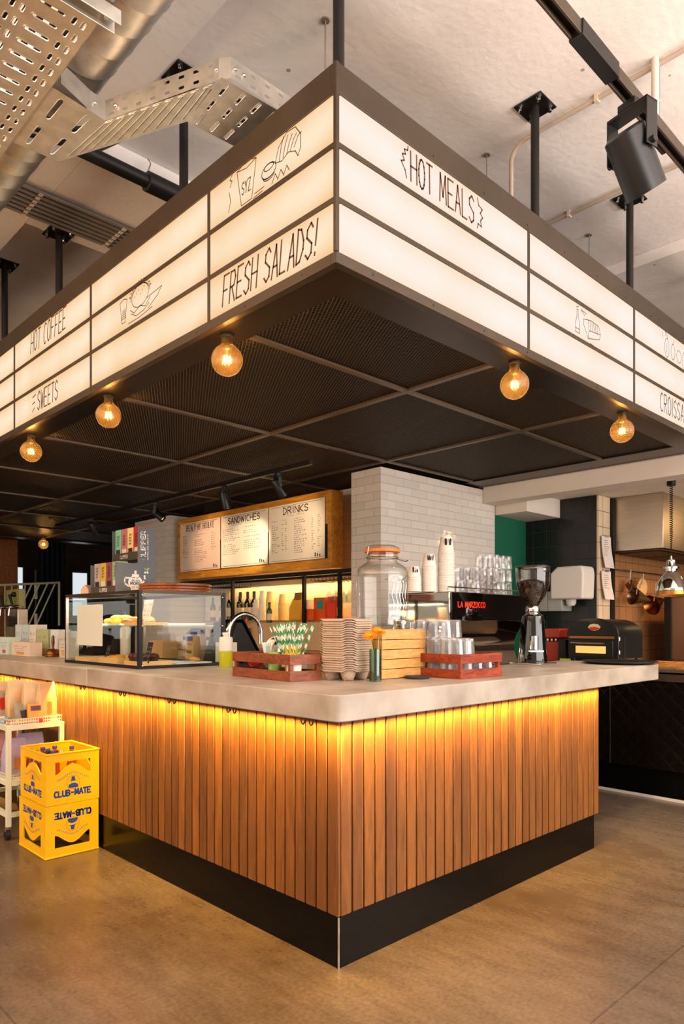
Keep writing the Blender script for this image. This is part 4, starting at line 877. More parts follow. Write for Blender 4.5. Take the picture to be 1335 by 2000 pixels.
t = pan('round cream lidded pan in the middle of the hanging pans', (5.33, 1.10, 1.70), .09, .03, .05, mat('cream_enamel', (204, 160, 100), .4), (-.1, -1, 0))
pan('dark ladle bundle hanging left of the cream pan', (5.05, 1.12, 1.72), .06, .04, .09, CP, (.2, -1, -.2))
B().cyl((4.85, 1.12, 1.85), (5.9, 1.12, 1.82), .006, 8)
rl = tag(B().cyl((4.80, 1.13, 1.86), (6.2, 1.13, 1.86), .007, 8).build('hanging_rod', M_STEEL), 'thin steel rod on the tiled wall carrying the pans', 'rod')
# order tickets on the cream tile strip
for (z1, z0_, lab, rz) in ((2.16, 1.86, 'upper white order sheet clipped to the narrow cream tile strip', .06), (1.83, 1.56, 'lower white order sheet clipped to the narrow cream tile strip', -.04)):
    t = thing('order_sheet', lab, 'paper', (4.60, 1.12, z1), 0, 'order sheets on the tile strip')
    for k in range(3):
        def fn(u, v, k=k, h_=z1-z0_): return (-.10+.19*u+.03*v*v, -.004-.004*k-.03*v*v*(1-.2*k), -v*h_*(1-.06*k))
        B().grid(fn, 4, 8).build('paper_leaf', mat('white_paper', (232, 220, 210), .7), t)
    pm = B()
    for k in range(9): ribbon(pm, [(0, 0), (.05+.07*random.random(), 0)], .003, (-.07, -.018, -.04-.02*k), UR, VZ, .004)
    pm.build('print', INK2, t, smooth=0); B().box(-.05, -.022, -.008, .03, -.003, .012).build('clip', M_GALV, t)
# soap / towel dispenser on the black wall
sd = thing('paper_dispenser', 'white centrefeed paper towel dispenser on the black tiled wall', 'dispenser', (4.36, 1.33, 1.53))
d = B(); d.prism([(-.17, .06), (.16, .06), (.17, .30), (.155, .37), (-.10, .37), (-.17, .31)], (4.24, 1.33, 1.50), (0, -1, 0), (0, 0, 1), (1, 0, 0), .238); d.build('housing', mat('white_plastic', (226, 220, 210), .35), sd, True, bevel=.02, seg=3)
d = B(); d.lathe([(.03, 0), (.045, .02), (.05, .07), (0, .07)], (4.34, 1.335, 1.50), 18); d.build('nozzle', mat('white_plastic', (226, 220, 210), .35), sd, True)
B().cyl((4.36, 1.33, 1.87), (4.36, 1.33, 1.89), .008, 8).build('lock_button', M_BLACK, sd, True)
# grey wall sink boxes behind the grinder
t = thing('wall_box', 'pale grey twin box unit on the black wall behind the coffee grinder', 'box', (4.4, 1.53, 1.45))
B().box(4.28, 1.40, 1.45, 4.478, 1.545, 1.64).build('box_half', mat('pale_grey_metal', (166, 168, 160), .4, .2), t, True, bevel=.004)
B().box(4.28, 1.55, 1.45, 4.478, 1.67, 1.64).build('box_half', mat('pale_grey_metal', (166, 168, 160), .4, .2), t, True, bevel=.004)
t = thing('red_juicer', 'red and black counter machine with chrome knobs beside the pizza oven', 'machine', (4.0, 1.29, .985))
k3 = tag(B().box(3.56, 1.121, 0, 4.3, 1.75, .985).build('side_cabinet', M_FRAME), 'dark low cabinet behind the grinder under the red machine', 'cabinet')
B().box(3.92, 1.22, .985, 4.10, 1.36, 1.17).build('base', mat('red_enamel', (176, 50, 16), .3), t, True, bevel=.01); B().box(3.93, 1.225, 1.17, 4.09, 1.355, 1.20).build('neck', M_BLACK, t, True); B().box(3.91, 1.215, 1.20, 4.11, 1.365, 1.285).build('top_housing', mat('red_enamel', (176, 50, 16), .3), t, True, bevel=.01)
for y in (1.25, 1.29, 1.33): B().cyl((3.92, y, 1.185), (3.90, y, 1.185), .011, 12).build('knob', M_CHROME, t, True)
t = thing('side_appliance', 'dark tall appliance between the red machine and the pizza oven', 'machine', (3.95, 1.16, .985))
B().box(3.85, 1.125, .985, 4.05, 1.20, 1.19).build('housing', M_BLACK, t, True, bevel=.006)
# steel cabinet and bits at the far right
t = thing('steel_fridge', 'brushed steel upright cabinet at the right end of the kitchen', 'cabinet', (5.9, .8, .94))
B().box(5.47, .50, .94, 6.4, .86, 1.60).build('cabinet_body', mat('dim_steel', (150, 116, 92), .35, .8), t, True, bevel=.006); B().box(5.44, .84, .94, 5.469, .90, 1.60).build('dark_side_panel', M_BLACK, t, True)
def board(label, loc, dx, dy, dz, m, rz, name='chopping_board'): 
    o = B().cbox((0, 0, dz/2), (dx, dy, dz)).build(name, m, bevel=.003); o.location = loc; o.rotation_euler = (0, 0, rz); return tag(o, label, 'chopping board')
board('wooden chopping board lying on the kitchen counter right of the oven', (4.05, .20, .985), .36, .30, .02, m_wood('board_wood', (150, 96, 40), (196, 138, 70)), .1)
board('smaller wooden board on the kitchen counter at the right edge', (3.78, -.02, .985), .26, .24, .02, m_wood('board_wood', (150, 96, 40), (196, 138, 70)), -.2)
t = thing('knife', 'chef knife with black handle lying on the right chopping board', 'knife', (3.78, .02, 1.006), .8); B().box(-.02, -.002, 0, .14, .028, .003).build('blade', M_CHROME, t); B().box(-.12, 0, 0, -.02, .022, .016).build('handle', M_BLACK, t, bevel=.004)
t = thing('metal_tray', 'low dark metal tray on the rear worktop beside the oven', 'tray', (4.9, .7, .94)); B().box(4.7, .5, .94, 5.3, .8, .98).build('tray_body', M_OV, t, True, bevel=.01)
t = thing('cutting_block', 'brown wooden block on the kitchen counter behind the chopping board', 'block', (4.2, .46, .985)); B().box(4.18, .30, .985, 4.31, .52, 1.01).build('block', m_wood('board_wood', (150, 96, 40), (196, 138, 70)), t, True)
# far left background
t = thing('curtain', 'tall dark navy curtain far in the background left of the tea display', 'curtain', (3.3, 11.2, 0))
def fn(u, v): return (3.10+.50*u, 11.2+.05*math.sin(u*34), .02+3.0*v)
B().grid(fn, 60, 1).build('curtain_cloth', mat('navy_cloth', (12, 16, 34), .9), t, True)
osb = tag(B().box(.9, 10.9, 0, 2.63, 11.0, 2.80).build('chipboard_partition', mat('chipboard', (150, 96, 52), .8, var=.4, vscale=30)), 'orange brown chipboard partition at the far left background', 'partition')
M_WIN = emission('daylight_window_glass', (214, 222, 226), 1.1)
for i, (x0, x1, z0_, z1) in enumerate(((3.80, 4.12, 1.62, 2.5), (4.3, 4.62, 1.5, 2.4), (3.02, 3.30, 1.9, 2.45))):
    struct('window_%d' % (i+1), B().box(x0, 12.55, z0_, x1, 12.598, z1), M_WIN)
    f = B(); f.box(x0-.04, 12.52, z0_-.04, x0, 12.6, z1+.04); f.box(x1, 12.52, z0_-.04, x1+.04, 12.6, z1+.04); f.box(x0, 12.52, z1, x1, 12.6, z1+.04); f.box(x0, 12.52, z0_-.04, x1, 12.6, z0_)
    struct('trim_%d' % (i+6), f, mat('brown_window_frame', (70, 48, 32), .7))
rg = thing('stair_railing', 'pale green metal stair railing with slanting bars behind the counter at far left', 'railing', (2.4, 9.5, 0))
M_RAIL = mat('pale_green_metal', (196, 204, 176), .5)
d = [(1.95, 1.95), (2.78, 2.0)]
B().cyl((1.6, 9.5, 1.90), (2.80, 9.5, 2.0), .018, 8).build('top_rail', M_RAIL, rg, True)
B().cyl((2.79, 9.5, 2.0), (2.79, 9.5, 1.3), .018, 8).build('end_post', M_RAIL, rg, True)
for i in range(6): x = 1.75+i*.1; B().cyl((x, 9.5, 1.93+.008*i), (x, 9.5, 1.1), .011, 8).build('upright_bar', M_RAIL, rg, True)
for i in range(4): x = 2.36+i*.12; B().cyl((x, 9.5, 1.97), (x-.34, 9.5, 1.2), .013, 8).build('slanting_bar', M_RAIL, rg, True)
bp_ = thing('beacon_post', 'black and white banded post far behind the beer tap', 'post', (2.72, 10.3, 0))
for i in range(9): B().cyl((2.72, 10.3, .25*i), (2.72, 10.3, .25*(i+1)), .03, 10).build('band', mat('white_card', (226, 216, 200), .6) if i % 2 else M_BLACK, bp_, True)
# ---------------- things on the worktop ----------------
WZ = 1.0605
M_DWOOD = m_wood('reddish_brown_crate_wood', (104, 48, 22), (150, 80, 42), (5, 5, 16), .45)
M_RWOOD = m_wood('dark_red_crate_wood', (112, 34, 16), (164, 70, 38), (5, 5, 16), .4)
M_LWOOD = m_wood('light_pine_slats', (196, 140, 70), (222, 172, 102), (5, 5, 16), .5)
def crate(name, label, loc, rz, dx, dy, h, m, th=.008):
    """low slatted wooden crate: two boards per side on corner posts, origin at the near corner"""
    t = thing(name, label, 'crate', loc, rz)
    B().box(th, th, .004, dx-th, dy-th, .012).build('base_board', m, t)
    bh = h*.38
    for z in (.0, h-bh):
        for a in ((0, 0, z, dx, th, z+bh), (0, dy-th, z, dx, dy, z+bh), (0, th, z, th, dy-th, z+bh), (dx-th, th, z, dx, dy-th, z+bh)): B().box(*a).build('side_board', m, t, bevel=.0015)
    for x in (th, dx-th-.018):
        for y in (th, dy-th-.018): B().box(x, y, 0, x+.018, y+.018, h-.003).build('corner_post', m, t)
    return t
# crate with straws
c1 = crate('condiment_crate', 'dark brown slatted crate holding straws and sugar sachets beside the tap', (.212, .545, WZ), math.radians(-3.5), .19, .50, .125, M_DWOOD)
def inc1(x, y, z=0): a = math.radians(-3.5); return (.212+x*math.cos(a)-y*math.sin(a), .545+x*math.sin(a)+y*math.cos(a), WZ+z)
def cupobj(name, label, loc, r0, r1, h, m, cat='cup', group=None, seg=24):
    o = B().lathe([(0, .002), (r0, 0), (r1, h), (r1-.002, h), (r0-.002, .004), (0, .004)], seg=seg, caps=False).build(name, m); o.location = loc
    return tag(o, label, cat, group)
t = thing('straw_cup', 'yellow cup inside the brown crate holding the striped straws', 'cup', inc1(.11, .13, .030))
B().lathe([(0, .002), (.034, 0), (.045, .13), (.043, .13), (.032, .004), (0, .004)], seg=28, caps=False).build('cup_body', mat('yellow_card', (226, 184, 40), .5), t)
m = bpy.data.materials.new('green_white_straw'); m.use_nodes = True; k = NT(m); b = k.n['Principled BSDF']; tc = k.new('ShaderNodeTexCoord')
wv = k.new('ShaderNodeTexWave', wave_type='BANDS', bands_direction='DIAGONAL', _Scale=14.0); k.link(tc.outputs['Object'], wv.inputs[0]); cr = k.new('ShaderNodeValToRGB'); k.link(wv.outputs[0], cr.inputs[0])
cr.color_ramp.interpolation = 'CONSTANT'; cr.color_ramp.elements[0].color = rgb(236, 240, 226); cr.color_ramp.elements[1].position = .5; cr.color_ramp.elements[1].color = rgb(76, 158, 92); k.link(cr.outputs[0], b.inputs['Base Color'])
sx0, sy0, sz0 = inc1(.11, .13, .034); st = None
for i in range(46):
    a = i*2.39996; r = .030*math.sqrt(i/46); tilt = 13*r+.02
    if st is None:
        st = B().tube([(0, 0, 0), (0, 0, .12), (0, 0, .245)], .0032, 7).build('paper_straw', m); o = st
        tag(st, 'green and white spiral striped paper straw fanned out in the yellow cup', 'straw', 'striped straws in the yellow cup')
    else: o = st.copy(); COL.objects.link(o)
    o.location = (sx0+r*.8*math.cos(a), sy0+r*.8*math.sin(a), sz0); o.rotation_euler = (-math.sin(a)*tilt*1.1, math.cos(a)*tilt*1.1, a)
cupobj('paper_cup', 'short white cup standing in the near end of the brown crate', inc1(.06, .05, .012), .034, .038, .10, M_CUPW)
cupobj('clear_cup', 'clear cup of wrapped sticks in the middle of the brown crate', inc1(.08, .27, .012), .032, .040, .115, M_GLASS)
for i in range(9):
    a = i*.7; o = B().box(-.010, -.001, 0, .010, .001, .11).build('sugar_sachet', mat('pale_sachet_%d' % (i % 3), ((236, 236, 240), (190, 220, 226), (236, 226, 200))[i % 3], .6)); p = inc1(.08+.015*math.cos(a), .27+.015*math.sin(a), .05+.006*(i % 4)); o.location = p; o.rotation_euler = (.2*math.cos(a), .2*math.sin(a), a)
    tag(o, 'long pale sugar sachet standing in the clear cup in the crate', 'sachet', 'sachets in the clear cup')
cupobj('green_tub', 'small green tub in the brown crate next to the clear cup', inc1(.05, .20, .012), .026, .030, .12, mat('fresh_green', (150, 190, 96), .5), 'tub')
for i in range(14):
    o = B().box(-.028, -.018, -.002, .028, .018, .002).build('sweet_packet', mat('packet_%d' % (i % 3), ((190, 36, 40), (240, 230, 220), (150, 30, 50))[i % 3], .4))
    o.location = inc1(.04+.03*(i % 4), .36+.025*(i//4)*1.1, .07+.008*(i % 5)); o.rotation_euler = (random.uniform(-.7, .7), random.uniform(-.7, .7), i*1.1)
    tag(o, 'small red or white packet piled in the far end of the brown crate', 'packet', 'packets piled in the brown crate')
# soap bottle
t = thing('squeeze_bottle', 'translucent bottle half full of yellow green liquid beside the display case', 'bottle', (.644, 1.681, WZ))
B().lathe([(0, .0), (.040, 0), (.0415, .004), (.0415, .100), (0, .100)], seg=28).build('liquid', mat('yellow_green_liquid', (176, 178, 20), .25), t)
B().lathe([(.0415, .1005), (.0415, .178), (.038, .186), (.018, .189), (0, .189)], seg=28, caps=False).build('bottle_wall', mat('frosted_plastic', (220, 214, 206), .4), t)
B().lathe([(.017, .188), (.017, .198), (.022, .198), (.022, .214), (0, .216)], seg=20).build('cap', mat('white_plastic', (226, 220, 210), .35), t)
# sink and tap
t = thing('swan_neck_tap', 'large chrome swan neck tap arching behind the squeeze bottle', 'tap', (.87, 1.97, .93))
pts = [(.82, 1.91, .93), (.82, 1.91, 1.26)]+[(.955-.135*math.cos(a), 1.91-.0*a, 1.26+.135*math.sin(a)) for a in [PI*i/14 for i in range(1, 14)]]+[(1.09, 1.91, 1.26), (1.09, 1.91, 1.19)]
B().tube(pts, .0165, 16).build('spout', M_CHROME, t, True); B().cyl((.82, 1.91, .93), (.82, 1.91, .99), .03, 20).build('base', M_CHROME, t, True)
bs = thing('rear_workbench', 'lower stainless workbench behind the bar counter', 'bench', (1.4, 1.3, 0))
B().box(.78, .66, .88, 2.95, 1.84, .92).build('bench_top', M_STEEL, bs, True, bevel=.003); B().box(.80, .68, 0, 2.93, 1.80, .88).build('bench_body', M_BLACK, bs, True)
B().box(.78, 1.85, .88, 1.40, 5.0, .92).build('bench_top', M_STEEL, bs, True, bevel=.003); B().box(.80, 1.85, 0, 1.38, 4.9, .88).build('bench_body', M_BLACK, bs, True)
t = thing('steel_jug', 'round steel milk jug lying on its side behind the straw crate', 'jug', (1.02, 1.62, .925))
B().lathe([(0, 0), (.065, 0), (.075, .06), (.08, .13), (.076, .13), (.06, .01), (0, .008)], (1.10, 1.68, 1.15), 28, (-.9, -.5, .15), caps=False).build('jug_body', M_CHROME, t, True)
B().box(.98, 1.55, .921, 1.2, 1.75, 1.08).build('drip_stand', M_STEEL, t, True)
# stack of cardboard cup carriers
M_PULP = mat('grey_brown_moulded_pulp', (186, 164, 142), .9, var=.1, vscale=60, bump=.3, bscale=200)
def carrier():
    """four cup moulded pulp carrier: square tray with four conical wells and corner flares"""
    b = B(); N = 30; s = .108
    def hgt(x, y):
        h = .052
        for cx in (-.052, .052):
            for cy in (-.052, .052):
                d_ = math.hypot(x-cx, y-cy); w_ = 1-min(1, max(0, (d_-.022)/.018)); h = min(h, .052-.052*w_)
        e = max(abs(x), abs(y))
        if e > .098: h -= (e-.098)*1.2
        return h
    def fn(u, v):
        x = -s+2*s*u; y = -s+2*s*v; c_ = max(0, (abs(x)+abs(y)-.165))*.7
        x -= math.copysign(c_*.5, x); y -= math.copysign(c_*.5, y)
        return (x, y, hgt(x, y))
    b.grid(fn, N, N); o = b.build('cup_carrier', M_PULP, smooth=60)
    so_ = o.modifiers.new('thickness', 'SOLIDIFY'); so_.thickness = .004
    return o
cr0 = carrier(); tag(cr0, 'moulded grey pulp cup carrier in the tall nested stack at the counter corner', 'cup carrier', 'nested stack of cup carriers')
for i in range(23):
    o = cr0 if i == 0 else cr0.copy()
    if i: COL.objects.link(o)
    o.location = (.505+random.uniform(-.002, .002), .475+random.uniform(-.002, .002), WZ+.003+i*.0108); o.rotation_euler = (random.uniform(-.012, .012), random.uniform(-.012, .012), math.radians(8)+random.uniform(-.02, .02))
# vase with gerberas
t = thing('glass_vase', 'small green tinted glass vase with water at the counter corner', 'vase', (.525, .300, WZ))
B().lathe([(0, 0), (.028, 0), (.029, .15), (.0275, .15), (.0265, .006), (0, .006)], seg=28, caps=False).build('vase_wall', thin_glass('green_tinted_glass', (176, 206, 176), .6, .08), t)
B().lathe([(0, .007), (.0262, .007), (.0268, .10), (0, .10)], seg=24).build('water', thin_glass('water', (176, 200, 160), .3, .05), t)
def gerbera(label, top, tilt):
    t = thing('gerbera_flower', label, 'flower', (.525, .300, WZ+.01))
    e = Vector(top)-Vector((.525, .300, WZ+.01))
    B().tube([(0, 0, 0), tuple(e*.45+Vector((.006, 0, 0))), tuple(e)], .0028, 8).build('stem', mat('pale_green_stem', (150, 168, 90), .5), t)
    n_ = Vector(tilt).normalized(); q = n_.to_track_quat('Z', 'Y').to_matrix().to_4x4()
    for ring_, (n, L, w_, up, mm) in enumerate(((22, .040, .0075, .006, mat('orange_petal', (238, 128, 18), .5)), (18, .032, .007, .009, mat('amber_petal', (246, 160, 20), .5)), (14, .018, .004, .010, mat('amber_petal', (246, 160, 20), .5)))):
        d = B(); d.T = Matrix.Translation(e)@q
        for i in range(n):
            a = 2*PI*(i+.5*ring_)/n; c_, s_ = math.cos(a), math.sin(a)
            P = lambda r_, o_, z_: (r_*c_-o_*s_, r_*s_+o_*c_, z_)
            d.add([P(.006, -w_*.4, .002), P(L*.55, -w_*.5, up), P(L, -w_*.15, up*.6), P(L, w_*.15, up*.6), P(L*.55, w_*.5, up), P(.006, w_*.4, .002)], [(0, 1, 2, 3, 4, 5)])
        d.build('petal_ring', mm, t)
    d = B(); d.T = Matrix.Translation(e)@q; d.lathe([(.009, 0), (.008, .007), (0, .009)], seg=14); d.build('flower_eye', mat('yellow_eye', (214, 170, 20), .8, bump=.5), t)
gerbera('front orange gerbera flower leaning left in the glass vase', (.497, .305, WZ+.212), (-.5, -.35, .8))
gerbera('rear orange gerbera flower leaning right and higher in the glass vase', (.548, .300, WZ+.232), (-.1, -.5, .85))
# light pine box and drink dispenser
t = thing('pine_box', 'light pine slatted wooden box under the glass drinks dispenser', 'crate', (.62, .345, WZ))
for i in range(5):
    z = .002+i*.0475
    for a in ((0, 0, z, .33, .012, z+.0445), (0, .298, z, .33, .31, z+.0445), (0, .012, z, .012, .298, z+.0445), (.318, .012, z, .33, .298, z+.0445)): B().box(*a).build('slat', M_LWOOD, t, bevel=.0012)
for x in (.012, .298):
    for y in (.012, .278): B().box(x, y, 0, x+.02, y+.02, .236).build('corner_post', M_LWOOD, t)
B().box(.012, .012, .2365, .318, .298, .241).build('top_board', M_LWOOD, t)
JZ = WZ+.245
t = thing('drinks_dispenser', 'large clear glass clip top drinks dispenser with embossed front standing on the pine box', 'drinks dispenser', (.79, .50, JZ))
B().lathe([(0, .006), (.118, 0), (.128, .01), (.131, .05), (.134, .20), (.136, .27), (.128, .305), (.10, .328), (.082, .338), (.078, .35), (.082, .356), (.080, .385), (.086, .39)], seg=48, caps=False).build('glass_jar', thin_glass('dispenser_glass', (250, 251, 250), .7, .06), t)
B().lathe([(0, .012), (.112, .012), (.122, .02), (.124, .06), (0, .06)], seg=40).build('water_layer', thin_glass('water2', (240, 243, 240), .4, .06), t)
B().lathe([(.089, .388), (.093, .39), (.093, .402), (.089, .404)], seg=40, caps=True).build('rubber_seal', mat('orange_rubber', (232, 120, 30), .5), t)
B().lathe([(.088, .404), (.090, .412), (.07, .424), (0, .428)], seg=40, caps=False).build('glass_lid', thin_glass('dispenser_glass', (250, 251, 250), .7, .06), t)
d = B(); d.tube([(.084*math.cos(a), .084*math.sin(a), .362) for a in [2*PI*i/32 for i in range(32)]], .0025, 6, closed=True)
d.tube([(-.088, -.0, .362), (-.118, -.01, .375), (-.112, -.01, .41), (-.09, -.0, .405)], .0025, 6); d.tube([(.084, -.02, .362), (.13, -.04, .35), (.15, -.045, .355), (.12, -.03, .345)], .0025, 6); d.build('wire_clip', M_CHROME, t)
tp = B(); tp.cyl((-.02, -.128, .03), (-.03, -.17, .03), .012, 14); tp.cyl((-.03, -.165, .04), (-.03, -.165, .0), .010, 14); tp.build('tap', M_CHROME, t)
e = B()
def cyltext(mb, txt, z, h, a0, a1, r):
    n0 = len(mb.v); fit(mb, txt, (0, 0, 0), (1, 0, 0), (0, 0, 1), 1.0, h, sw=.02, off=0)
    for q in range(n0, len(mb.v)):
        x, y, zz = mb.v[q]; a = a0+(a1-a0)*x; mb.v[q] = (r*math.cos(a), r*math.sin(a), z+zz)
for k_ in range(5):
    a = -2.0+k_*.16; e.tube([(.1365*math.cos(a+.05*math.sin(s_*1.4)), .1365*math.sin(a+.05*math.sin(s_*1.4)), .10+.02*s_) for s_ in range(8)], .0016, 6)
e.tube([(.1375*math.cos(a), .1375*math.sin(a), .255+.012*math.sin(a*9)) for a in [-2.3+i*.09 for i in range(16)]], .0016, 6)
e.build('embossed_pattern', thin_glass('embossed_glass', (225, 230, 228), .9, .3), t)
t = thing('coaster', 'round dark grey metal dish lying beside the pine box', 'dish', (.80, .275, WZ))
B().lathe([(0, 0), (.055, 0), (.062, .004), (.064, .012), (.061, .012), (.056, .005), (0, .005)], seg=36, caps=False).build('dish_body', mat('dark_grey_metal', (74, 76, 76), .35, .6), t)
# crate with tumblers
crate('glasses_crate', 'dark red slatted crate full of upturned tumblers', (.900, .088, WZ), math.radians(-2), .34, .44, .12, M_RWOOD)
# lettering on the crate side
M_TUMB = thin_glass('tumbler_glass', (252, 253, 254), .85, .07, .03)
_k = NT(M_TUMB); _o = _k.n['Material Output']; _s = _o.inputs[0].links[0].from_socket
_t = _k.new('ShaderNodeBsdfDiffuse'); _t.inputs[0].default_value = (.95, .95, .96, 1); _m = _k.new('ShaderNodeMixShader'); _m.inputs[0].default_value = .045  # white diffuse share brightens the glass in place of reflected light
_k.link(_s, _m.inputs[1]); _k.link(_t.outputs[0], _m.inputs[2]); _k.link(_m.outputs[0], _o.inputs[0])
tum = None
def tumbler(loc, label=None, group=None, up=False, tilt=0):
    global tum
    if tum is None:
        tum = B().lathe([(.037, 0), (.0365, .002), (.033, .05), (.030, .085), (.0285, .090), (.0, .090), (0, .080), (.0275, .078), (.031, .045), (.0345, .0)], seg=12, caps=False).build('tumbler', M_TUMB, smooth=20); o = tum
    else: o = tum.copy(); COL.objects.link(o)
    o.location = loc; o.rotation_euler = (tilt, 0, random.uniform(0, 1)); tag(o, label, 'glass', group); return o
ca, sa = math.cos(math.radians(-2)), math.sin(math.radians(-2))
def inc2(x, y, z): return (.900+x*ca-y*sa, .088+x*sa+y*ca, WZ+z)
for i in range(4):
    for j in range(5): tumbler(inc2(.055+i*.077, .06+j*.08, .013), 'upturned clear tumbler in the bottom layer of the dark red crate', 'bottom layer tumblers in the crate')
for i in range(4):
    for j in range(5):
        if (i > 2 and j < 3) or (j == 0 and i > 1): continue
        tumbler(inc2(.055+i*.077, .06+j*.08, .106), 'upturned clear tumbler in the middle layer of the dark red crate', 'middle layer tumblers in the crate')
for i in range(3):
    for j in range(1, 5):
        if i == 2 and j < 3: continue
        tumbler(inc2(.055+i*.077, .06+j*.08, .199), 'upturned clear tumbler on the top layer above the dark red crate', 'top layer tumblers above the crate')
# espresso machine
em = thing('espresso_machine', 'polished chrome espresso machine with black back panel behind the bar', 'espresso machine', (2.17, 1.0, .92))
M_MIRR = mat('polished_black_panel', (18, 14, 12), .04, .6, coat=1); M_MCH = mat('mirror_chrome', (196, 188, 178), .05, 1)
d = B(); d.prism([(.78, 1.345), (.78, 1.535), (1.30, 1.535), (1.30, 1.36), (1.0, 1.345)], (1.722, 0, 0), (0, 1, 0), (0, 0, 1), (1, 0, 0), .895); d.build('upper_body', M_MCH, em, True, bevel=.006)
B().box(1.735, .772, 1.350, 2.605, .779, 1.530).build('back_panel', M_MIRR, em, True, bevel=.002)
d = B(); fit(d, 'LA MARZOCCO', (1.80, .771, 1.437), UR, VZ, .30, .034, sw=.0065, off=.001)
d.build('red_lettering', mat('red_letters', (236, 60, 34), .4, emit=(236, 50, 24), estr=.5), em, True, smooth=0)
d = B()
def lowsheet(u, v): z = 1.345-.30*v; return (1.78+.86*u, .80+.06*math.sin(v*PI)+.05*v, z)
d.grid(lowsheet, 4, 14); d.build('curved_lower_sheet', M_MCH, em, True)
d = B(); d.box(1.76, .84, .985, 2.60, 1.32, 1.04); d.build('drip_base', M_BLACK, em, True, bevel=.006)
d = B(); d.box(1.80, 1.28, 1.04, 2.56, 1.32, 1.36); d.build('machine_core', M_MCH, em, True)
for x in (1.82, 2.52):
    for y in (.90, 1.25): B().cyl((x, y, .92), (x, y, .985), .022, 14).build('foot', M_MCH, em, True)
for i in range(2):
    gx = 1.95+i*.36; B().cyl((gx, 1.36, 1.22), (gx, 1.36, 1.36), .04, 20).build('group_head', M_MCH, em, True)
d = B(); d.tube([(1.70, 1.22, 1.36), (1.66, 1.2, 1.30), (1.66, 1.18, 1.12)], .006, 8); d.build('steam_wand', M_MCH, em, True)
d = B(); d.tube([(1.73, .80, 1.545), (1.73, .80, 1.565), (2.6, .80, 1.565), (2.6, .80, 1.545)], .004, 6); d.build('cup_rail', M_MCH, em, True)
d = B(); d.box(1.64, .98, 1.12, 1.715, 1.04, 1.30); d.build('side_pitcher_holder', mat('white_plastic', (226, 220, 210), .35), em, True, bevel=.006)
# upturned cup towers on the machine
def lettercup(first, o, txt, r, z0, hcup):
    mb = B(); n = len(txt); a0, a1 = math.radians(-155), math.radians(-100)
    fit(mb, txt, (0, 0, 0), (1, 0, 0), (0, 0, 1), 1.0, hcup*.5, sw=.035, off=0)
    out = []
    for (x, y, z) in mb.v:
        zz = hcup*.25+z*1.0; a = a1-(a1-a0)*x; rr = r*(1-.30*zz/hcup)+.0012; out.append((rr*math.cos(a), rr*math.sin(a), hcup-zz+hcup*.0))
    mb.v = [(a, b, c) for a, b, c in out]; m_ = mb.build('cup_lettering', mat('black_print', (40, 30, 26), .8), o, smooth=0)
SC = ((1.625, .99, .043, 10, .075, .0095, 'HYS', 'short'), (1.735, .955, .046, 18, .085, .0095, 'STACK', 'middle'), (1.845, .90, .053, 25, .11, .0105, 'SIS', 'tallest'))
for x, y, r0, n, hc, stp, txt, q in SC:
    f_, l_ = cup_stack('takeaway_cup', 'white takeaway cup in the %s of the three upturned towers on the espresso machine' % q, (x, y, 1.537), r0, n, mat('white_takeaway_cup', (232, 224, 214), .6), 'takeaway cups in the %s tower' % q, stp, hc)
    l2 = f_.copy(); bpy.data.objects.remove(l2)
    lettercup(f_, l_, txt, r0, 0, hc); l_['label'] = 'lettered top cup of the %s takeaway cup tower on the espresso machine' % q
# tumblers on the machine
for i, (x, y) in enumerate([(2.05+.076*a, .86+.08*b_) for a in range(7) for b_ in range(3)]):
    tumbler((x, y, 1.537), 'upturned tumbler in the lowest layer on top of the espresso machine', 'lowest tumblers on the espresso machine')
    if x > 2.1: tumbler((x, y, 1.63), 'upturned tumbler in the second layer on top of the espresso machine', 'second layer tumblers on the espresso machine')
    if x > 2.22 and (i % 3 < 2): tumbler((x, y, 1.723), 'upturned tumbler in the highest layer on top of the espresso machine', 'highest tumblers on the espresso machine')
# bottles between machine and glasses
for i, (x, y) in enumerate(((1.32, .74), (1.42, .72), (1.52, .74))):
    bottle('syrup_bottle', 'clear syrup bottle with white pump behind the tumblers', (x, y, .922), .035, .36, .014, M_TUMB, mat('white_plastic', (226, 220, 210), .35), 'clear bottles behind the tumblers', False)
# grinder
g = thing('coffee_grinder', 'black and chrome coffee grinder with a hopper of beans on the worktop', 'coffee grinder', (2.30, .53, WZ))
def m_beans():
    m = mat('roasted_beans', (66, 36, 20), .35); k = NT(m); b = k.n['Principled BSDF']; tc = k.new('ShaderNodeTexCoord'); vo = k.new('ShaderNodeTexVoronoi', _Scale=95.0)
    k.link(tc.outputs['Object'], vo.inputs[0]); cr = k.new('ShaderNodeValToRGB'); k.link(vo.outputs['Distance'], cr.inputs[0]); cr.color_ramp.elements[0].color = rgb(120, 76, 46); cr.color_ramp.elements[1].position = .55; cr.color_ramp.elements[1].color = rgb(24, 12, 8)
    k.link(cr.outputs[0], b.inputs['Base Color']); bp = k.new('ShaderNodeBump', _Strength=1.0, _Distance=.008, invert=True); k.link(vo.outputs['Distance'], bp.inputs['Height']); k.link(bp.outputs[0], b.inputs['Normal']); return m
B().lathe([(.035, .385), (.045, .40), (.085, .46), (.108, .53), (.112, .63), (.110, .64)], seg=40, caps=False).build('hopper', thin_glass('hopper_plastic', (206, 200, 190), .5, .08), g)
B().lathe([(.033, .388), (.043, .402), (.082, .46), (.104, .53), (.104, .545), (.05, .562), (0, .555)], seg=40).build('coffee_beans', m_beans(), g)
B().lathe([(.113, .64), (.114, .648), (.10, .656), (0, .658)], seg=40).build('hopper_lid', mat('smoke_lid', (60, 50, 44), .2), g)
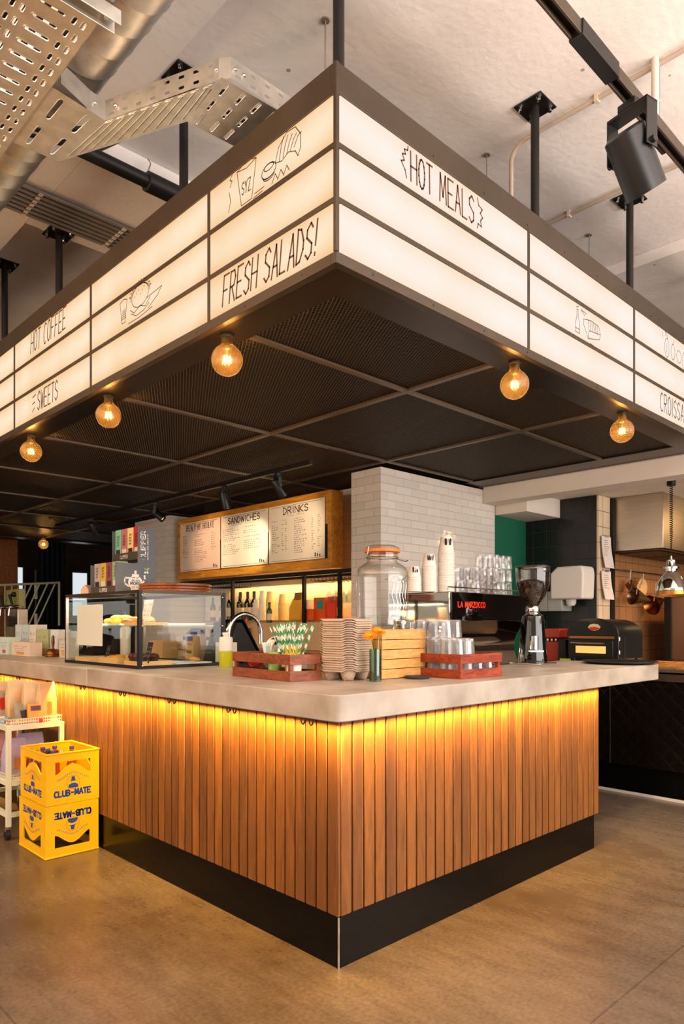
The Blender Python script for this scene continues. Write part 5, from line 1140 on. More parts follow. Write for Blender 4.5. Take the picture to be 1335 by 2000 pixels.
B().lathe([(.042, .335), (.046, .345), (.046, .378), (.040, .386)], seg=32).build('collar', M_CHROME, g)
d = B(); d.lathe([(.095, 0), (.098, .02), (.088, .10), (.078, .26), (.07, .32), (.05, .336)], seg=32); d.build('grinder_body', mat('gloss_black_lacquer', (10, 10, 12), .06, .3, coat=1), g)
d = B(); d.cbox((-.06, -.05, .09), (.09, .10, .012), rz=-.7); d.cyl((-.085, -.06, .10), (-.085, -.06, .19), .028, 18); d.build('chute', M_CHROME, g, bevel=.002)
d = B(); d.box(-.11, -.115, 0, .11, .11, .012); d.build('base_plate', M_CHROME, g, bevel=.004)
d = B(); d.cbox((.09, .0, .27), (.03, .06, .05)); d.build('grind_dial', M_CHROME, g, bevel=.004)
# round black pan on the end of the worktop
t = thing('pizza_pan', 'round black pizza pan resting on the right end of the worktop', 'pan', (2.79, .165, WZ))
B().lathe([(0, 0), (.205, 0), (.238, .018), (.242, .018), (.242, .014)], seg=48, caps=False).build('pan_body', mat('black_pan', (36, 34, 32), .4, .5), t)
# small picture frame on the pier
t = thing('picture_frame', 'small thin framed notice on the white pier behind the stacked tumblers', 'picture frame', (3.735, 1.86, 1.87))
B().box(3.60, 1.853, 1.80, 3.87, 1.8655, 1.945).build('frame', mat('grey_frame', (120, 112, 104), .5), t, True); B().box(3.612, 1.851, 1.812, 3.858, 1.853, 1.933).build('sheet', mat('white_paper', (232, 220, 210), .7), t, True)
# ---------------- pastry display case ----------------
pc = thing('pastry_case', 'glass pastry display case with black steel edges on the left worktop', 'display case', (.47, 2.4, WZ))
x0, x1, y0, y1, z0, z1 = .16, .75, 1.865, 2.905, WZ, 1.53
fr_ = M_BLACK
for (x, y) in ((x0, y0), (x1, y0)): B().box(x-.012, y-.012, z0, x+.012, y+.012, z1).build('upright', fr_, pc, True, bevel=.002)
for (x, y) in ((x0, y1), (x1, y1)): B().box(x-.010, y-.010, z0, x+.010, y+.010, z1).build('upright', M_STEEL, pc, True, bevel=.002)
for z in (z0+.0, z1-.018):
    d = B(); d.box(x0-.01, y0-.01, z, x1+.01, y0+.01, z+.018); d.box(x0-.01, y1-.01, z, x1+.01, y1+.01, z+.018); d.box(x0-.01, y0+.01, z, x0+.01, y1-.01, z+.018); d.box(x1-.01, y0+.01, z, x1+.01, y1-.01, z+.018)
    d.build('edge_frame', fr_ if z < 1.2 else M_FRAME, pc, True)
B().box(x0, y0, z0+.002, x1, y1, z0+.010).build('floor_panel', mat('pale_panel', (206, 196, 180), .4), pc, True)
for nm, a in (('glass_pane', (x0-.002, y0+.012, z0+.018, x0+.001, y1-.012, z1-.018)), ('glass_pane', (x0+.012, y0-.002, z0+.018, x1-.012, y0+.001, z1-.018)), ('glass_pane', (x0+.012, y1-.001, z0+.018, x1-.012, y1+.002, z1-.018)), ('glass_top', (x0+.01, y0+.01, z1-.006, x1-.01, y1-.01, z1-.001)), ('glass_shelf', (x0+.03, y0+.03, 1.312, x1-.05, y1-.03, 1.319))):
    B().box(*a).build(nm, thin_glass('case_glass', (250, 252, 250), .45, .018) if nm != 'glass_shelf' else thin_glass('greenish_shelf_glass', (226, 238, 228), .7, .06), pc, True)
for (x, y) in ((x0+.012, y0+.012), (x1-.012, y0+.012)):
    for z in (z0+.02, z1-.03, 1.316): B().sphere((x-.0, y-.022, z), .007, 10, 6).build('corner_screw', M_CHROME, pc, True)
area('case_light', (.30, 2.4, 1.505), (0, 0, 0), .06, .95, 7, (1, .84, .62))  # added fill light to brighten the pastries, no lamp in the case
def tray(label, loc, dx, dy, m, h=.02, cat='tray', name='serving_tray'):
    t = thing(name, label, cat, loc); B().box(-dx/2, -dy/2, 0, dx/2, dy/2, .004).build('tray_base', m, t)
    d = B(); d.box(-dx/2, -dy/2, .004, dx/2, -dy/2+.004, h); d.box(-dx/2, dy/2-.004, .004, dx/2, dy/2, h); d.box(-dx/2, -dy/2+.004, .004, -dx/2+.004, dy/2-.004, h); d.box(dx/2-.004, -dy/2+.004, .004, dx/2, dy/2-.004, h); d.build('tray_rim', m, t); return t
M_CARD = mat('pale_card_tray', (232, 190, 130), .6); M_WT = mat('white_tray', (226, 226, 224), .35)
ZS = 1.3195
tray('pale wooden tray on the upper glass shelf nearest the case corner', (.30, 2.05, ZS), .20, .18, M_CARD)
tray('white tray under the yellow pastries on the upper shelf', (.30, 2.36, ZS), .22, .36, M_WT, .012)
tray('small pale tray at the far left of the upper shelf', (.30, 2.72, ZS), .20, .20, mat('brown_tray', (120, 70, 48), .5), .012)
tray('long white tray along the right side of the upper glass shelf', (.54, 2.03, ZS), .26, .16, M_WT, .014)
tray('pale card tray of muffins on the floor of the case', (.30, 2.02, WZ+.011), .22, .20, M_CARD, .03)
tray('pale card tray of croissant pieces on the floor of the case', (.30, 2.36, WZ+.011), .20, .26, M_CARD, .04)
tray('pale card tray of biscuits at the far left of the case floor', (.30, 2.76, WZ+.011), .20, .20, M_CARD, .03)
tray('white tray on the case floor along the right pane', (.57, 2.03, WZ+.011), .26, .22, M_WT, .012)
def lump(name, label, loc, r, m, sz=.7, group=None, cat='pastry', el=1.0):
    o = B().lathe([(r*math.sin(PI*i/10)*(1+.06*math.sin(i*3)), r*sz*(1-math.cos(PI*i/10))) for i in range(11)], seg=14).build(name, m); o.location = loc; o.scale = (1, el, 1); o.rotation_euler = (0, 0, random.uniform(0, 3)); return tag(o, label, cat, group)
M_PAS = mat('golden_pastry', (232, 160, 40), .6, var=.3, vscale=30, bump=.5); M_PAS2 = mat('baked_brown_pastry', (176, 92, 30), .55, var=.3, vscale=30, bump=.5); M_CHO = mat('chocolate_muffin_top', (78, 34, 18), .45, var=.3, bump=.8, bscale=60); M_LEM = mat('lemon_icing', (244, 200, 60), .5)
for i in range(8): lump('custard_pastry', 'golden yellow pastry heaped on the upper shelf tray', (.25+.04*(i % 3)+.01*(i//3), 2.33+.05*(i//2)-.03*(i % 2), ZS+.006+.02*(i % 2)), .034, M_LEM if i < 5 else M_PAS, .6, 'yellow pastries on the upper shelf', el=1.4)
for i in range(4): lump('danish_pastry', 'brown glazed pastry beside the yellow ones on the upper shelf', (.26+.05*(i % 2), 2.20+.035*(i//2), ZS+.006+.014*(i % 2)), .03, M_PAS2, .6, 'brown pastries on the upper shelf')
for i in range(4): lump('croissant_slice', 'golden crumbly pastry in the tray nearest the case corner on the upper shelf', (.26+.05*(i % 2), 2.02+.05*(i//2), ZS+.006), .034, M_PAS, .7, 'pastries in the corner tray', el=1.5)
for i in range(5):
    t = thing('chocolate_muffin', 'dark chocolate muffin with cracked top in the case floor tray', 'muffin', (.25+.07*(i % 2), 1.99+.055*(i//2)*1.1, WZ+.016+.0*i), 0, 'chocolate muffins in the case')
    B().lathe([(.022, 0), (.031, .04), (.029, .04), (0, .038)], seg=20).build('paper_case', mat('brown_paper_case', (92, 50, 28), .7), t); B().lathe([(.033, .038), (.036, .05), (.026, .066), (0, .072)], seg=16).build('muffin_top', M_CHO, t)
for i in range(6): lump('croissant', 'golden croissant piece in the middle tray on the case floor', (.25+.05*(i % 2), 2.28+.07*(i//2), WZ+.016), .036, M_PAS, .7, 'croissants on the case floor', el=1.5)
for i in range(4): lump('biscuit', 'pale round biscuit at the far left of the case floor', (.26+.06*(i % 2), 2.72+.07*(i//2), WZ+.016), .034, mat('pale_biscuit', (232, 180, 100), .7, bump=.4), .35, 'biscuits on the case floor')
for i in range(3): lump('cookie_ring', 'small tan ring biscuit on the case floor at the right pane', (.62+.02*i, 1.98+.05*i, WZ+.024), .026, mat('tan_biscuit', (222, 160, 104), .7), .5, 'tan biscuits at the right pane')
def card(label, loc, rz, w, h, m, lines=3, inkm=None, tilt=.25, name='price_card'):
    t = thing(name, label, 'sign', loc, rz); t.rotation_euler = (-tilt, 0, rz)
    B().box(-w/2, -.001, 0, w/2, .001, h).build('card', m, t)
    d = B()
    for k in range(lines): fit(d, '~'*random.choice((1, 2)), (-w*.42, -.001, h*(.95-(k+1)*.9/lines)), UR, VZ, w*.8, h*.55/lines, sw=w*.03, off=.0008)
    d.build('lettering', inkm or mat('white_chalk', (226, 220, 210), .8), t, smooth=0)
CB = mat('black_card', (20, 18, 18), .6)
card('small black price card standing in the croissant tray', (.215, 2.42, WZ+.03), -PI/2, .05, .10, CB, 3)
card('tall black price card behind the chocolate muffins', (.24, 1.935, WZ+.03), -PI/2, .06, .13, CB, 4)
card('cream hand lettered card standing at the near end of the upper shelf', (.24, 1.96, ZS+.01), -PI/2, .10, .15, mat('cream_card', (236, 220, 196), .7), 4, INK2)
t = thing('taped_paper', 'large white paper sheet taped inside the front glass of the pastry case', 'paper', (.175, 2.56, 1.19))
B().box(.166, 2.37, 1.185, .168, 2.75, 1.455).build('sheet', mat('bright_white_paper', (252, 248, 244), .7), t, True)
# behind the case: carton, terminal, jars, containers
def decoc(t):
    B().box(-.0565, -.05, .14, -.056, .05, .175).build('blue_band', mat('blue_print', (40, 80, 150), .6), t); d = B(); fit(d, 'STACK', (-.0565, .035, .05), UL, VZ, .07, .018, sw=.004, off=.001); fit(d, '~~', (-.0565, .04, .11), UL, VZ, .08, .016, sw=.004, off=.001); d.build('lettering', INK2, t, smooth=0)
d_ = thing('drink_carton', 'kraft milk carton with blue band seen through the right pane of the case', 'carton', (1.02, 2.62, .92+.14))
B().box(-.056, -.055, 0, .056, .055, .19).build('carton_body', mat('kraft_card', (204, 160, 110), .7), d_); d = B(); d.prism([(-.056, .19), (.056, .19), (0, .235)], (0, -.055, 0), (1, 0, 0), (0, 0, 1), (0, 1, 0), .11); d.build('gable_top', mat('blue_print', (40, 80, 150), .6), d_); decoc(d_)
t = thing('till_terminal', 'black touch screen till on a sloping stand behind the case', 'till', (1.12, 2.29, .92))
d = B(); d.prism([(-.16, .13), (.12, .13), (.14, .17), (-.02, .42), (-.06, .42)], (0, -.15, 0), (1, 0, 0), (0, 0, 1), (0, 1, 0), .30); d.build('stand', M_BLACK, t, bevel=.006)
d = B(); d.box(-.18, -.18, 0, .18, .2, .13); d.build('cash_drawer', M_BLACK, t, bevel=.004); d = B(); d.cbox((.07, 0, .31), (.012, .30, .30), ry=-.55); d.build('screen', mat('dark_screen', (12, 12, 14), .15), t)
b1 = B().box(.82, 2.50, .921, 1.3, 3.2, 1.058); tag(b1.build('counter_riser', M_STEEL), 'stainless riser shelf behind the pastry case carrying cartons', 'shelf')
for i in range(4):
    t = thing('storage_jar', 'clear storage jar with black lid behind the pastry case', 'jar', (1.22, 2.72+.11*i, 1.06), 0, 'storage jars behind the case')
    B().lathe([(0, 0), (.045, 0), (.047, .13), (.04, .14), (0, .14)], seg=20).build('jar_glass', M_TUMB, t); B().lathe([(.042, .14), (.044, .165), (0, .166)], seg=20).build('lid', M_BLACK, t)
carton('cardboard_box', 'plain brown cardboard box behind the left half of the case', (.98, 3.02, 1.06), .14, .20, .14, mat('kraft_card', (204, 160, 110), .7))
carton('napkin_box', 'white paper napkin block behind the case near the tap', (.95, 2.12, .92), .10, .12, .28, mat('white_card', (226, 216, 200), .6))
t = thing('pump_bottle', 'white pump bottle behind the far left of the pastry case', 'bottle', (.95, 3.60, .92)); B().lathe([(0, 0), (.04, 0), (.045, .36), (.02, .42), (.012, .43), (.012, .47), (0, .47)], seg=20).build('bottle_body', mat('white_plastic', (226, 220, 210), .35), t); B().tube([(0, 0, .47), (0, 0, .51), (-.05, .0, .51)], .006, 8).build('pump', M_CHROME, t)
# round boards stacked on the case
M_RB = m_wood('round_board_wood', (104, 52, 26), (170, 100, 56), (3, 14, 14), .35)
for i, (r_, lab) in enumerate(((.235, 'lowest'), (.228, 'middle'), (.232, 'topmost'))):
    o = B().lathe([(0, 0), (r_-.006, 0), (r_, .006), (r_, .013), (r_-.006, .018), (0, .018)], seg=48).build('serving_board', M_RB); o.location = (.545+.004*i, 2.13-.004*i, 1.5315+.0185*i); tag(o, '%s of the three round wooden serving boards stacked on the glass case' % lab, 'serving board')
for i, (r_) in enumerate((.03,)): pass
# tea display stand
tea = thing('tea_display', 'grey cardboard tea display stand with teapot print on top of the case', 'display stand', (.44, 2.58, 1.5315))
M_SLATE = mat('slate_grey_card', (92, 100, 104), .6)
TX = lambda x: x-.44
TY = lambda y: y-2.58
TZ = lambda z: z-1.5315
d = B(); d.prism([(TX(.275), TZ(1.532)), (TX(.565), TZ(1.532)), (TX(.565), TZ(1.985)), (TX(.435), TZ(1.985)), (TX(.435), TZ(1.735)), (TX(.275), TZ(1.735))], (0, TY(2.405), 0), (1, 0, 0), (0, 0, 1), (0, 1, 0), .008)
d.build('side_panel', M_SLATE, tea)
d = B(); d.prism([(TX(.275), TZ(1.532)), (TX(.565), TZ(1.532)), (TX(.565), TZ(1.985)), (TX(.435), TZ(1.985)), (TX(.435), TZ(1.735)), (TX(.275), TZ(1.735))], (0, TY(2.775), 0), (1, 0, 0), (0, 0, 1), (0, 1, 0), .008)
d.build('side_panel', M_SLATE, tea)
B().box(TX(.275), TY(2.413), 0, TX(.285), TY(2.775), .05).build('front_lip', mat('dark_card', (64, 56, 50), .6), tea); B().box(TX(.285), TY(2.413), 0, TX(.56), TY(2.775), .012).build('tier_floor', M_SLATE, tea)
B().box(TX(.435), TY(2.413), TZ(1.765), TX(.445), TY(2.775), TZ(1.82)).build('front_lip', mat('dark_card', (64, 56, 50), .6), tea); B().box(TX(.445), TY(2.413), TZ(1.765), TX(.56), TY(2.775), TZ(1.777)).build('tier_floor', M_SLATE, tea)
d = B(); fit(d, 'CLIPPER', (TX(.275), TY(2.64), .014), UL, VZ, .11, .022, sw=.004, off=.0015); fit(d, 'CLIPPER', (TX(.435), TY(2.66), TZ(1.782)), UL, VZ, .11, .022, sw=.004, off=.0015)
ON = (0, TY(2.405), 0)
fit(d, 'CLIPPER', (TX(.487), TY(2.404), TZ(1.765)), (0, 0, 1), (-1, 0, 0), .19, .033, sw=.0075, off=.0025); fit(d, 'NATURAL FAIR DELICIOUS', (TX(.510), TY(2.404), TZ(1.765)), (0, 0, 1), (-1, 0, 0), .17, .010, sw=.0025, off=.0025)
d.build('white_lettering', mat('white_print', (232, 230, 226), .7), tea, smooth=0)
d = B(); YP = TY(2.4035)
body = [(.052*math.cos(a), .048*math.sin(a)) for a in [2*PI*i/28 for i in range(28)]]
d.prism([(x, y) for x, y in body], (TX(.415), YP, TZ(1.605)), (1, 0, 0), (0, 0, 1), (0, 1, 0), .001)
def rb(pts, sw): ribbon(d, pts, sw, (TX(.415), YP, TZ(1.605)), (1, 0, 0), (0, 0, 1), .0008)
rb([(-.045, .03), (-.075, .03), (-.08, -.005), (-.05, -.025)], .010); rb([(.045, -.01), (.068, .02), (.066, .06), (.078, .085), (.09, .07)], .012); rb([(-.02, .05), (.02, .05)], .014); rb([(0, .06), (0, .075)], .016); rb([(-.03, -.045), (.03, -.045)], .012)
d.build('teapot_print', mat('white_print', (232, 230, 226), .7), tea)
d = B()
for tx, zz, hh, L in (('~~', .028, .012, .05), ('~~~', .010, .012, .06), ('MORE', -.016, .022, .075), ('~~', -.034, .008, .05)): fit(d, tx, (TX(.415)-L/2, YP-.0012, TZ(1.605)+zz), UR, VZ, L, hh, sw=.0035, off=.0006)
d.build('dark_lettering', mat('slate_ink', (50, 56, 60), .7), tea, smooth=0)
d = B(); d.prism([(0, 0), (.012, .004), (.022, .018), (.012, .02), (.002, .012)], (TX(.497), YP, TZ(1.69)), (1, 0, 0), (0, 0, 1), (0, 1, 0), .001); d.prism([(0, 0), (-.012, .006), (-.018, .018), (-.006, .014)], (TX(.497), YP, TZ(1.69)), (1, 0, 0), (0, 0, 1), (0, 1, 0), .001)
d.build('leaf_print', mat('leaf_green', (150, 190, 80), .6), tea)
TCOL = [(1, 'mint green', (120, 190, 160)), (1, 'dusty rose', (176, 110, 116)), (1, 'pale yellow', (226, 204, 140)), (1, 'deep red', (176, 30, 32)), (0, 'pale lilac', (176, 158, 160)), (0, 'mustard yellow', (196, 168, 60)), (0, 'wine purple', (130, 66, 80)), (0, 'soft sage', (150, 176, 136))]
for up in (1, 0):
    cols = [c for c in TCOL if c[0] == up]
    for i, (_, nm, c) in enumerate(cols):
        y = 2.733-.09*i; x = .49 if up else .335; z = 1.7775 if up else 1.5445
        t = thing('tea_box', '%s tea box on the %s tier of the tea display' % (nm, 'upper' if up else 'lower'), 'box', (x, y, z))
        B().box(-.035, -.042, .0, .035, .042, .215 if up else .20).build('box_body', mat('tea_%s' % nm.replace(' ', '_'), c, .6), t, bevel=.001)
        B().box(-.0356, -.030, .02, -.0351, .030, .075).build('lower_window', mat('tea_dark', (44, 32, 30), .6) if i % 2 == 0 else mat('tea_light', (214, 204, 190), .6), t)
        q = B()
        for s_ in range(4): ribbon(q, [(0, .02*s_), (.01, .02*s_+.012), (.022, .02*s_), (.03+.006*(s_ % 2), .02*s_+.014)], .004, (-.0355, .018, .10), UL, VZ, .0008)
        q.build('print', mat('tea_ink', (50, 40, 40), .6), t, smooth=0)
for x, nm, c, z, h_ in ((.52, 'coral', (236, 110, 90), 1.7775, .222), (.40, 'lime', (206, 222, 60), 1.5445, .205)):
    pass
# small card boxes left of the tea display on the case
bag('paper_pouch', 'small tan paper pouch lying on the case left of the tea boxes', (.30, 2.855, 1.5315), .10, .07, .07, mat('tan_pouch', (206, 168, 140), .8), .4, 'pouch')
# ---------------- left end of the worktop ----------------
t = thing('brass_bell', 'brass service bell with upright handle left of the display case', 'bell', (.42, 3.80, WZ))
B().lathe([(0, 0), (.062, 0), (.064, .006), (.058, .018), (.066, .022), (.055, .05), (.035, .062), (0, .065)], seg=32).build('bell_body', mat('aged_brass', (140, 92, 44), .28, .9), t); B().lathe([(.014, .062), (.009, .08), (.013, .11), (.012, .16), (0, .18)], seg=16).build('handle', mat('dark_brass', (110, 70, 40), .35, .8), t)
def boxl(label, x, y, dx, dy, dz, c, z=WZ, txt=None, rz=0):
    t = thing('product_box', label, 'box', (x, y, z), rz, None); B().box(-dx/2, -dy/2, 0, dx/2, dy/2, dz).build('box_body', mat('box_%d_%d_%d' % c, c, .55), t, bevel=.0015)
    q = B()
    if txt: fit(q, txt, (-dx/2, dy*.36, dz*.62), UL, VZ, dy*.72, dz*.14, sw=.004, off=.001)
    for k_ in range(3): ribbon(q, [(0, 0), (dy*.5, 0)], .0025, (-dx/2, dy*.3, dz*(.5-.12*k_)), UL, VZ, .001)
    q.build('print', mat('grey_print', (110, 100, 110), .7), t, smooth=0)
    B().box(-dx/2-.0006, -dy*.2, dz*.08, -dx/2-.0001, dy*.2, dz*.28).build('colour_patch', mat('patch_%d' % (int(y*10) % 3), ((206, 80, 100), (90, 180, 190), (214, 160, 60))[int(y*10) % 3], .6), t)
    return t
boxl('wide white carton with grey print lying in front of the product boxes beside the bell', .34, 4.16, .10, .42, .115, (226, 206, 190), txt='~~')
boxl('white and mint box standing left of the wide white carton', .33, 4.52, .10, .20, .15, (206, 226, 220), txt='~~')
boxl('pale pink edged box at the very left edge of the worktop', .33, 4.76, .10, .20, .15, (226, 206, 210), txt='~~')
for i, c in enumerate(((206, 220, 226), (196, 216, 220), (224, 220, 214))):
    boxl('%s box in the rear row stacked above the white boxes' % ('pale blue', 'sky blue', 'cream')[i], .52, 4.72-.17*i, .10, .15, .26, c, txt='~~')
boxl('green flecked box behind the wide white carton', .52, 4.16, .10, .26, .22, (176, 186, 140), txt='~~')
boxl('white box with blue lettering right of the green flecked box', .52, 3.90, .10, .16, .22, (216, 226, 230), txt='~~')
boxl('small dusty pink cube box behind the bell', .50, 3.74, .08, .10, .15, (206, 170, 160))
boxl('tall grey white box between the bell and the display case', .46, 3.58, .10, .14, .21, (206, 200, 194), txt='~~')
boxl('dark olive patterned box at the left end of the rear row', .52, 4.95, .10, .2, .24, (92, 86, 56))
t = thing('beer_tap_tower', 'chrome beer tap tower with olive branding plate at the far left', 'beer tap', (1.1, 6.35, .92))
d = B(); d.box(1.0, 6.2, 1.50, 1.06, 6.62, 1.72); d.build('branding_plate', mat('olive_plate', (150, 150, 90), .35), t, True, bevel=.004)
B().cyl((1.0, 6.85, 1.52), (1.0, 6.15, 1.52), .025, 14).build('cross_tube', M_CHROME, t, True); B().box(1.0, 6.25, .92, 1.12, 6.55, 1.50).build('column', M_STEEL, t, True, bevel=.01)
for y in (6.72, 6.58, 6.3): B().tube([(.98, y, 1.52), (.93, y, 1.52), (.92, y, 1.42)], .012, 10).build('spout', M_CHROME, t, True); B().cyl((.96, y, 1.54), (.93, y, 1.66), .012, 10, .018).build('tap_handle', mat('pale_blue_handle', (150, 190, 196), .4) if y > 6.7 else M_BLACK, t, True)
B().sphere((.985, 6.32, 1.66), .03, 14, 8).build('dial', M_BLACK, t, True)
b2 = tag(B().box(.78, 5.2, 0, 1.38, 7.2, .919).build('tap_cabinet', M_BLACK), 'dark cabinet under the beer tap tower at the far left', 'cabinet')
# ---------------- yellow bottle crates ----------------
M_YEL = mat('yellow_crate_plastic', (236, 184, 6), .38, var=.04); M_BLU = mat('blue_print_ink', (24, 70, 150), .6); M_RNG = mat('orange_ring_ink', (226, 80, 30), .6)
def ycrate(name, label, loc, rz, flip):
    """open bottle crate 310 x 400 x 295 with arched hand windows, print on all visible faces"""
    t = thing(name, label, 'bottle crate', loc, rz); H_ = .295; t0 = .008
    Z = (lambda z: H_-z) if flip else (lambda z: z)
    def face(L, O, U, N, nm='crate_side'):
        # wall with a window whose lower edge bulges up in the middle
        O, U, N = Vector(O), Vector(U), Vector(N); d = B(); wx0, wx1 = L*.17, L*.83; zt = .242; n = 14
        def P(u, z, k): return tuple(O+U*u+Vector((0, 0, Z(z)))+N*k)
        def low(u): q = (u-wx0)/(wx1-wx0); return .166+.058*max(0, math.sin(PI*q))**1.5
        us = [wx0+(wx1-wx0)*i/n for i in range(n+1)]
        for k in (0, -t0):
            fs = [[(0, 0), (wx0, 0), (wx0, H_), (0, H_)], [(wx1, 0), (L, 0), (L, H_), (wx1, H_)], [(wx0, zt), (wx1, zt), (wx1, H_), (wx0, H_)]]
            for a, b_ in zip(us, us[1:]): fs.append([(a, 0), (b_, 0), (b_, low(b_)), (a, low(a))])
            for f in fs: d.add([P(u, z, k) for u, z in f], [(0, 1, 2, 3)])
        edge = [(wx0, low(wx0))]+[(u, low(u)) for u in us[1:]]+[(wx1, zt), (wx0, zt), (wx0, low(wx0))]
        for a, b_ in zip(edge, edge[1:]): d.add([P(a[0], a[1], 0), P(b_[0], b_[1], 0), P(b_[0], b_[1], -t0), P(a[0], a[1], -t0)], [(0, 1, 2, 3)])
        d.build(nm, M_YEL, t)
        V = Vector((0, 0, -1)) if flip else Vector((0, 0, 1)); Uu = -U if flip else U
        OO = O+Vector((0, 0, Z(0))) + (U*L if flip else Vector((0, 0, 0)))
        p = B(); fit(p, 'CLUB-MATE', tuple(OO+Uu*(L*.15)+V*.044), tuple(Uu), tuple(V), L*.68, .031, gap=.3, sw=.0095, off=.0008 if (Uu.cross(V).dot(N)) > 0 else -.0008)
        s_ = .0008 if (Uu.cross(V).dot(N)) > 0 else -.0008
        cx, cz = L*.5, .118
        ah = [(cx+x*L, .138+.036*math.cos(x*5.2)**2) for x in [-.30+.6*i/17 for i in range(18)]]
        for a, b_ in zip(ah, ah[1:]):
            m_ = ((a[0]+b_[0])/2, (a[1]+b_[1])/2); ribbon(p, [(m_[0]-.003, m_[1]-.005), (m_[0], m_[1]+.005), (m_[0]+.003, m_[1]-.004)], .0018, tuple(OO), tuple(Uu), tuple(V), s_)
        # generic round emblem: wide hat over a collar
        def poly(pts): p.add([tuple(OO+Uu*(cx+x*1.25)+V*(cz+z*1.25)+N*.0008) for x, z in pts], [tuple(range(len(pts)))])
        poly([(-.024, -.026), (.024, -.026), (.020, -.010), (.006, -.004), (-.006, -.004), (-.020, -.010)]); poly([(-.026, .004), (.026, .006), (.0, .010)]); poly([(-.010, .008), (.010, .008), (.007, .026), (-.007, .026)])
        p.build('crate_print', M_BLU, t, smooth=0)
        r_ = B(); ribbon(r_, [(cx+.038*math.cos(a), cz+.038*math.sin(a)) for a in [2*PI*i/28 for i in range(29)]], .0022, tuple(OO), tuple(Uu), tuple(V), s_); r_.build('ring_print', M_RNG, t, smooth=0)
    face(.31, (0, 0, 0), (1, 0, 0), (0, -1, 0)); face(.40, (0, .40, 0), (0, -1, 0), (-1, 0, 0)); face(.31, (.31, .40, 0), (-1, 0, 0), (0, 1, 0)); face(.40, (.31, 0, 0), (0, 1, 0), (1, 0, 0))
    zb = (H_-.012, H_) if flip else (0, .012)
    d = B(); d.box(.01, .01, zb[0], .30, .39, zb[1]); d.build('crate_floor', M_YEL, t)
    d = B(); zr = (0, .010) if flip else (H_-.010, H_)
    d.box(-.003, -.003, zr[0], .313, .010, zr[1]); d.box(-.003, .39, zr[0], .313, .403, zr[1]); d.box(-.003, .010, zr[0], .010, .39, zr[1]); d.box(.30, .010, zr[0], .313, .39, zr[1]); d.build('rim', M_YEL, t, bevel=.002)
    return t
ycrate('bottle_crate', 'lower yellow bottle crate standing upside down on the floor', (-.325, 2.035, .001), 0, True)
cR = ycrate('bottle_crate', 'upper yellow bottle crate with bottles, stacked on the upturned one', (-.318, 2.045, .298), math.radians(-.6), False)
for i in range(4):
    for j in range(5):
        full = (i, j) in ((0, 4), (1, 4), (0, 3), (1, 3), (2, 4), (3, 3), (0, 2), (1, 2))
        if not full: continue
        x = -.318+.045+i*.073; y = 2.045+.045+j*.077
        t = thing('soda_bottle', 'clear soda bottle with blue cap standing in the upper yellow crate', 'bottle', (x, y, .311), 0, 'soda bottles in the yellow crate')
        B().lathe([(0, 0), (.03, 0), (.031, .15), (.025, .18), (.013, .215), (.012, .25)], seg=16, caps=False).build('glass', thin_glass('brown_bottle_glass', (220, 150, 90), .7, .12), t)
        B().lathe([(.0145, .248), (.0145, .262), (.012, .265), (0, .265)], seg=14).build('cap', mat('blue_cap', (30, 50, 130), .35), t)
# ---------------- white trolley ----------------
tr_ = thing('display_trolley', 'white metal trolley with perforated shelves of snacks at the left edge', 'trolley', (-.19, 2.9, .07))
M_TW = mat('mint_white_metal', (216, 218, 196), .45, var=.04)
for x in (-.345, -.02):
    for y in (2.56, 3.30): B().box(x-.014, y-.014, .085, x+.014, y+.014, .70).build('leg', M_TW, tr_, True, bevel=.002)
for z in (.155, .35, .686):
    for y in (2.56, 3.30): B().box(-.331, y-.012, z-.014, -.034, y+.012, z+.014).build('cross_rail', M_TW, tr_, True)
    for x in (-.345, -.02): B().box(x-.012, 2.574, z-.014, x+.012, 3.286, z+.014).build('side_rail', M_TW, tr_, True)
def shelf_(z, h_):
    B().box(-.335, 2.57, z, -.03, 3.29, z+.006).build('shelf_sheet', M_TW, tr_, True)
    d = B()
    def pw(O, U, L, n): 
        O, U = Vector(O), Vector(U)
        for i in range(n):
            for j in range(2): octhole(d, i/n, j/2, (i+1)/n, (j+1)/2, (i+.2)/n, (j+.22)/2, (i+.8)/n, (j+.78)/2, lambda u, v: tuple(O+U*L*u+Vector((0, 0, h_*v))), 0, c=.0)
    pw((-.345, 2.556, z), (1, 0, 0), .325, 22); pw((-.345, 2.57, z), (0, 1, 0), .72, 40)
    d.build('perforated_rim', M_TW, tr_, True)
    B().tube([(-.345, 2.556, z+h_), (-.02, 2.556, z+h_), (-.02, 3.3, z+h_), (-.345, 3.3, z+h_)], .003, 6, closed=True).build('rim_wire', M_TW, tr_, True)
shelf_(.70, .04); shelf_(.364, .035)
for x in (-.345, -.02):
    for y in (2.58, 3.28):
        c = B().cyl((x-.012, y, .034), (x+.012, y, .034), .033, 20).build('caster_wheel', mat('black_rubber', (20, 22, 24), .5), tr_, True)
        B().box(x-.018, y-.012, .055, x+.018, y+.012, .085).build('caster_fork', M_STEEL, c if False else tr_, True)
PK = lambda n, c: mat(n, c, .45, var=.2, vscale=12)
def snackbag(label, loc, w, d_, h_, c, rz, patches=(), rx=0):
    t = bag('snack_bag', label, loc, w, d_, h_, PK('foil_%d_%d_%d' % c, c), rz, 'snack bag'); t.rotation_euler = (rx, 0, rz)
    for (a, b_, z0_, z1_, pc_) in patches: B().box(a, -d_*.51, z0_, b_, -d_*.50, z1_).build('printed_patch', PK('patch_%d_%d_%d' % pc_, pc_), t)
    return t
CR_ = (206, 176, 134); BRN = (186, 130, 70)
snackbag('tall cream popcorn bag with brown oval window at the right end of the top shelf', (-.085, 2.64, .707), .11, .07, .245, CR_, .15, ((-.012, .018, .04, .12, BRN),))
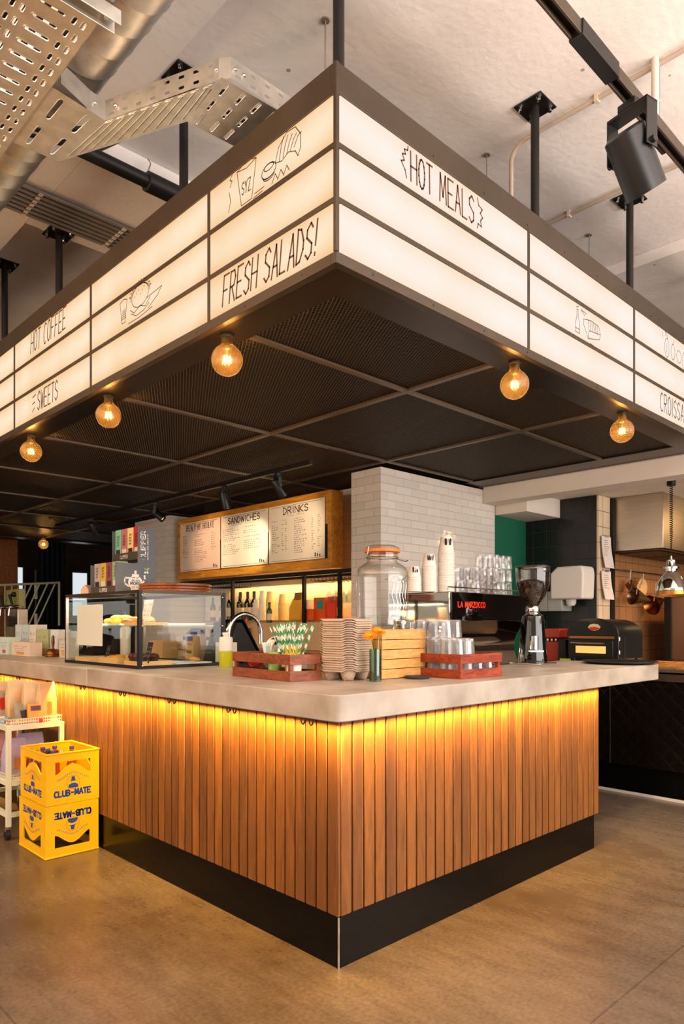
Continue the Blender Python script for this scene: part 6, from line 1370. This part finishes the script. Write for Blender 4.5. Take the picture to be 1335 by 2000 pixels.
snackbag('tall cream popcorn bag second from the right on the top shelf', (-.155, 2.70, .707), .11, .07, .25, CR_, -.1, ((-.02, .01, .04, .11, BRN),))
snackbag('cream crisp bag standing behind the trail mix packets', (-.20, 2.83, .707), .13, .07, .255, (212, 186, 144), .1)
snackbag('pale cream bag with faint print behind the nut packets', (-.235, 2.96, .707), .12, .07, .24, (204, 172, 134), -.1, ((-.03, .03, .06, .12, (220, 170, 130)),))
snackbag('grey nut packet with clear window leaning on the cream bags', (-.215, 2.66, .707), .09, .04, .12, (150, 150, 140), .3, ((-.03, .03, .02, .07, (60, 60, 66)),), -.3)
snackbag('orange and purple popcorn packet in front of the cream bags', (-.165, 2.61, .707), .09, .04, .115, (232, 160, 70), -.1, ((-.03, .03, .07, .1, (96, 50, 60)),), -.15)
snackbag('silver packet with red lettering leaning at the left of the top shelf', (-.27, 2.86, .707), .09, .04, .19, (170, 160, 146), .5, ((-.03, .03, .06, .14, (190, 30, 24)),), -.3)
snackbag('long yellow packet leaning back at the left of the top shelf', (-.26, 3.06, .707), .08, .05, .24, (248, 196, 60), .3, (), -.25)
snackbag('orange packet at the far left of the top shelf', (-.28, 3.20, .707), .10, .05, .16, (232, 120, 50), .2, ((-.03, .03, .04, .08, (240, 230, 220)),))
for i, (x, y, c, nm) in enumerate(((-.29, 2.62, (214, 122, 50), 'orange bar'), (-.24, 2.60, (230, 200, 60), 'yellow bar'), (-.12, 2.59, (222, 60, 50), 'red and yellow bar'), (-.31, 2.72, (120, 180, 210), 'light blue bar'), (-.30, 2.80, (230, 226, 220), 'white bar'))):
    t = thing('snack_bar', '%s lying at the front of the trolley top shelf' % nm, 'snack bar', (x, y, .707), .3*i); B().box(-.055, -.018, 0, .055, .018, .026).build('wrapper', PK('bar_%d' % i, c), t, bevel=.006)
LIL = (176, 164, 206)
snackbag('large lilac crisp bag on the middle shelf behind the leg', (-.27, 2.66, .372), .14, .09, .24, LIL, .2, ((-.03, .03, .05, .12, (206, 140, 90)),))
snackbag('lilac crisp bag lying behind on the middle shelf', (-.15, 2.74, .372), .16, .10, .25, (186, 176, 212), -.1)
snackbag('pink and green striped bag at the left of the middle shelf', (-.29, 2.86, .372), .15, .09, .25, (236, 176, 180), .3, ((-.05, .05, .04, .08, (150, 190, 80)), (-.05, .05, .10, .14, (240, 140, 60))))
snackbag('second lilac bag with pink label on the middle shelf', (-.28, 3.02, .372), .14, .09, .22, (160, 146, 190), .1, ((-.05, .05, .04, .1, (196, 150, 190)),))
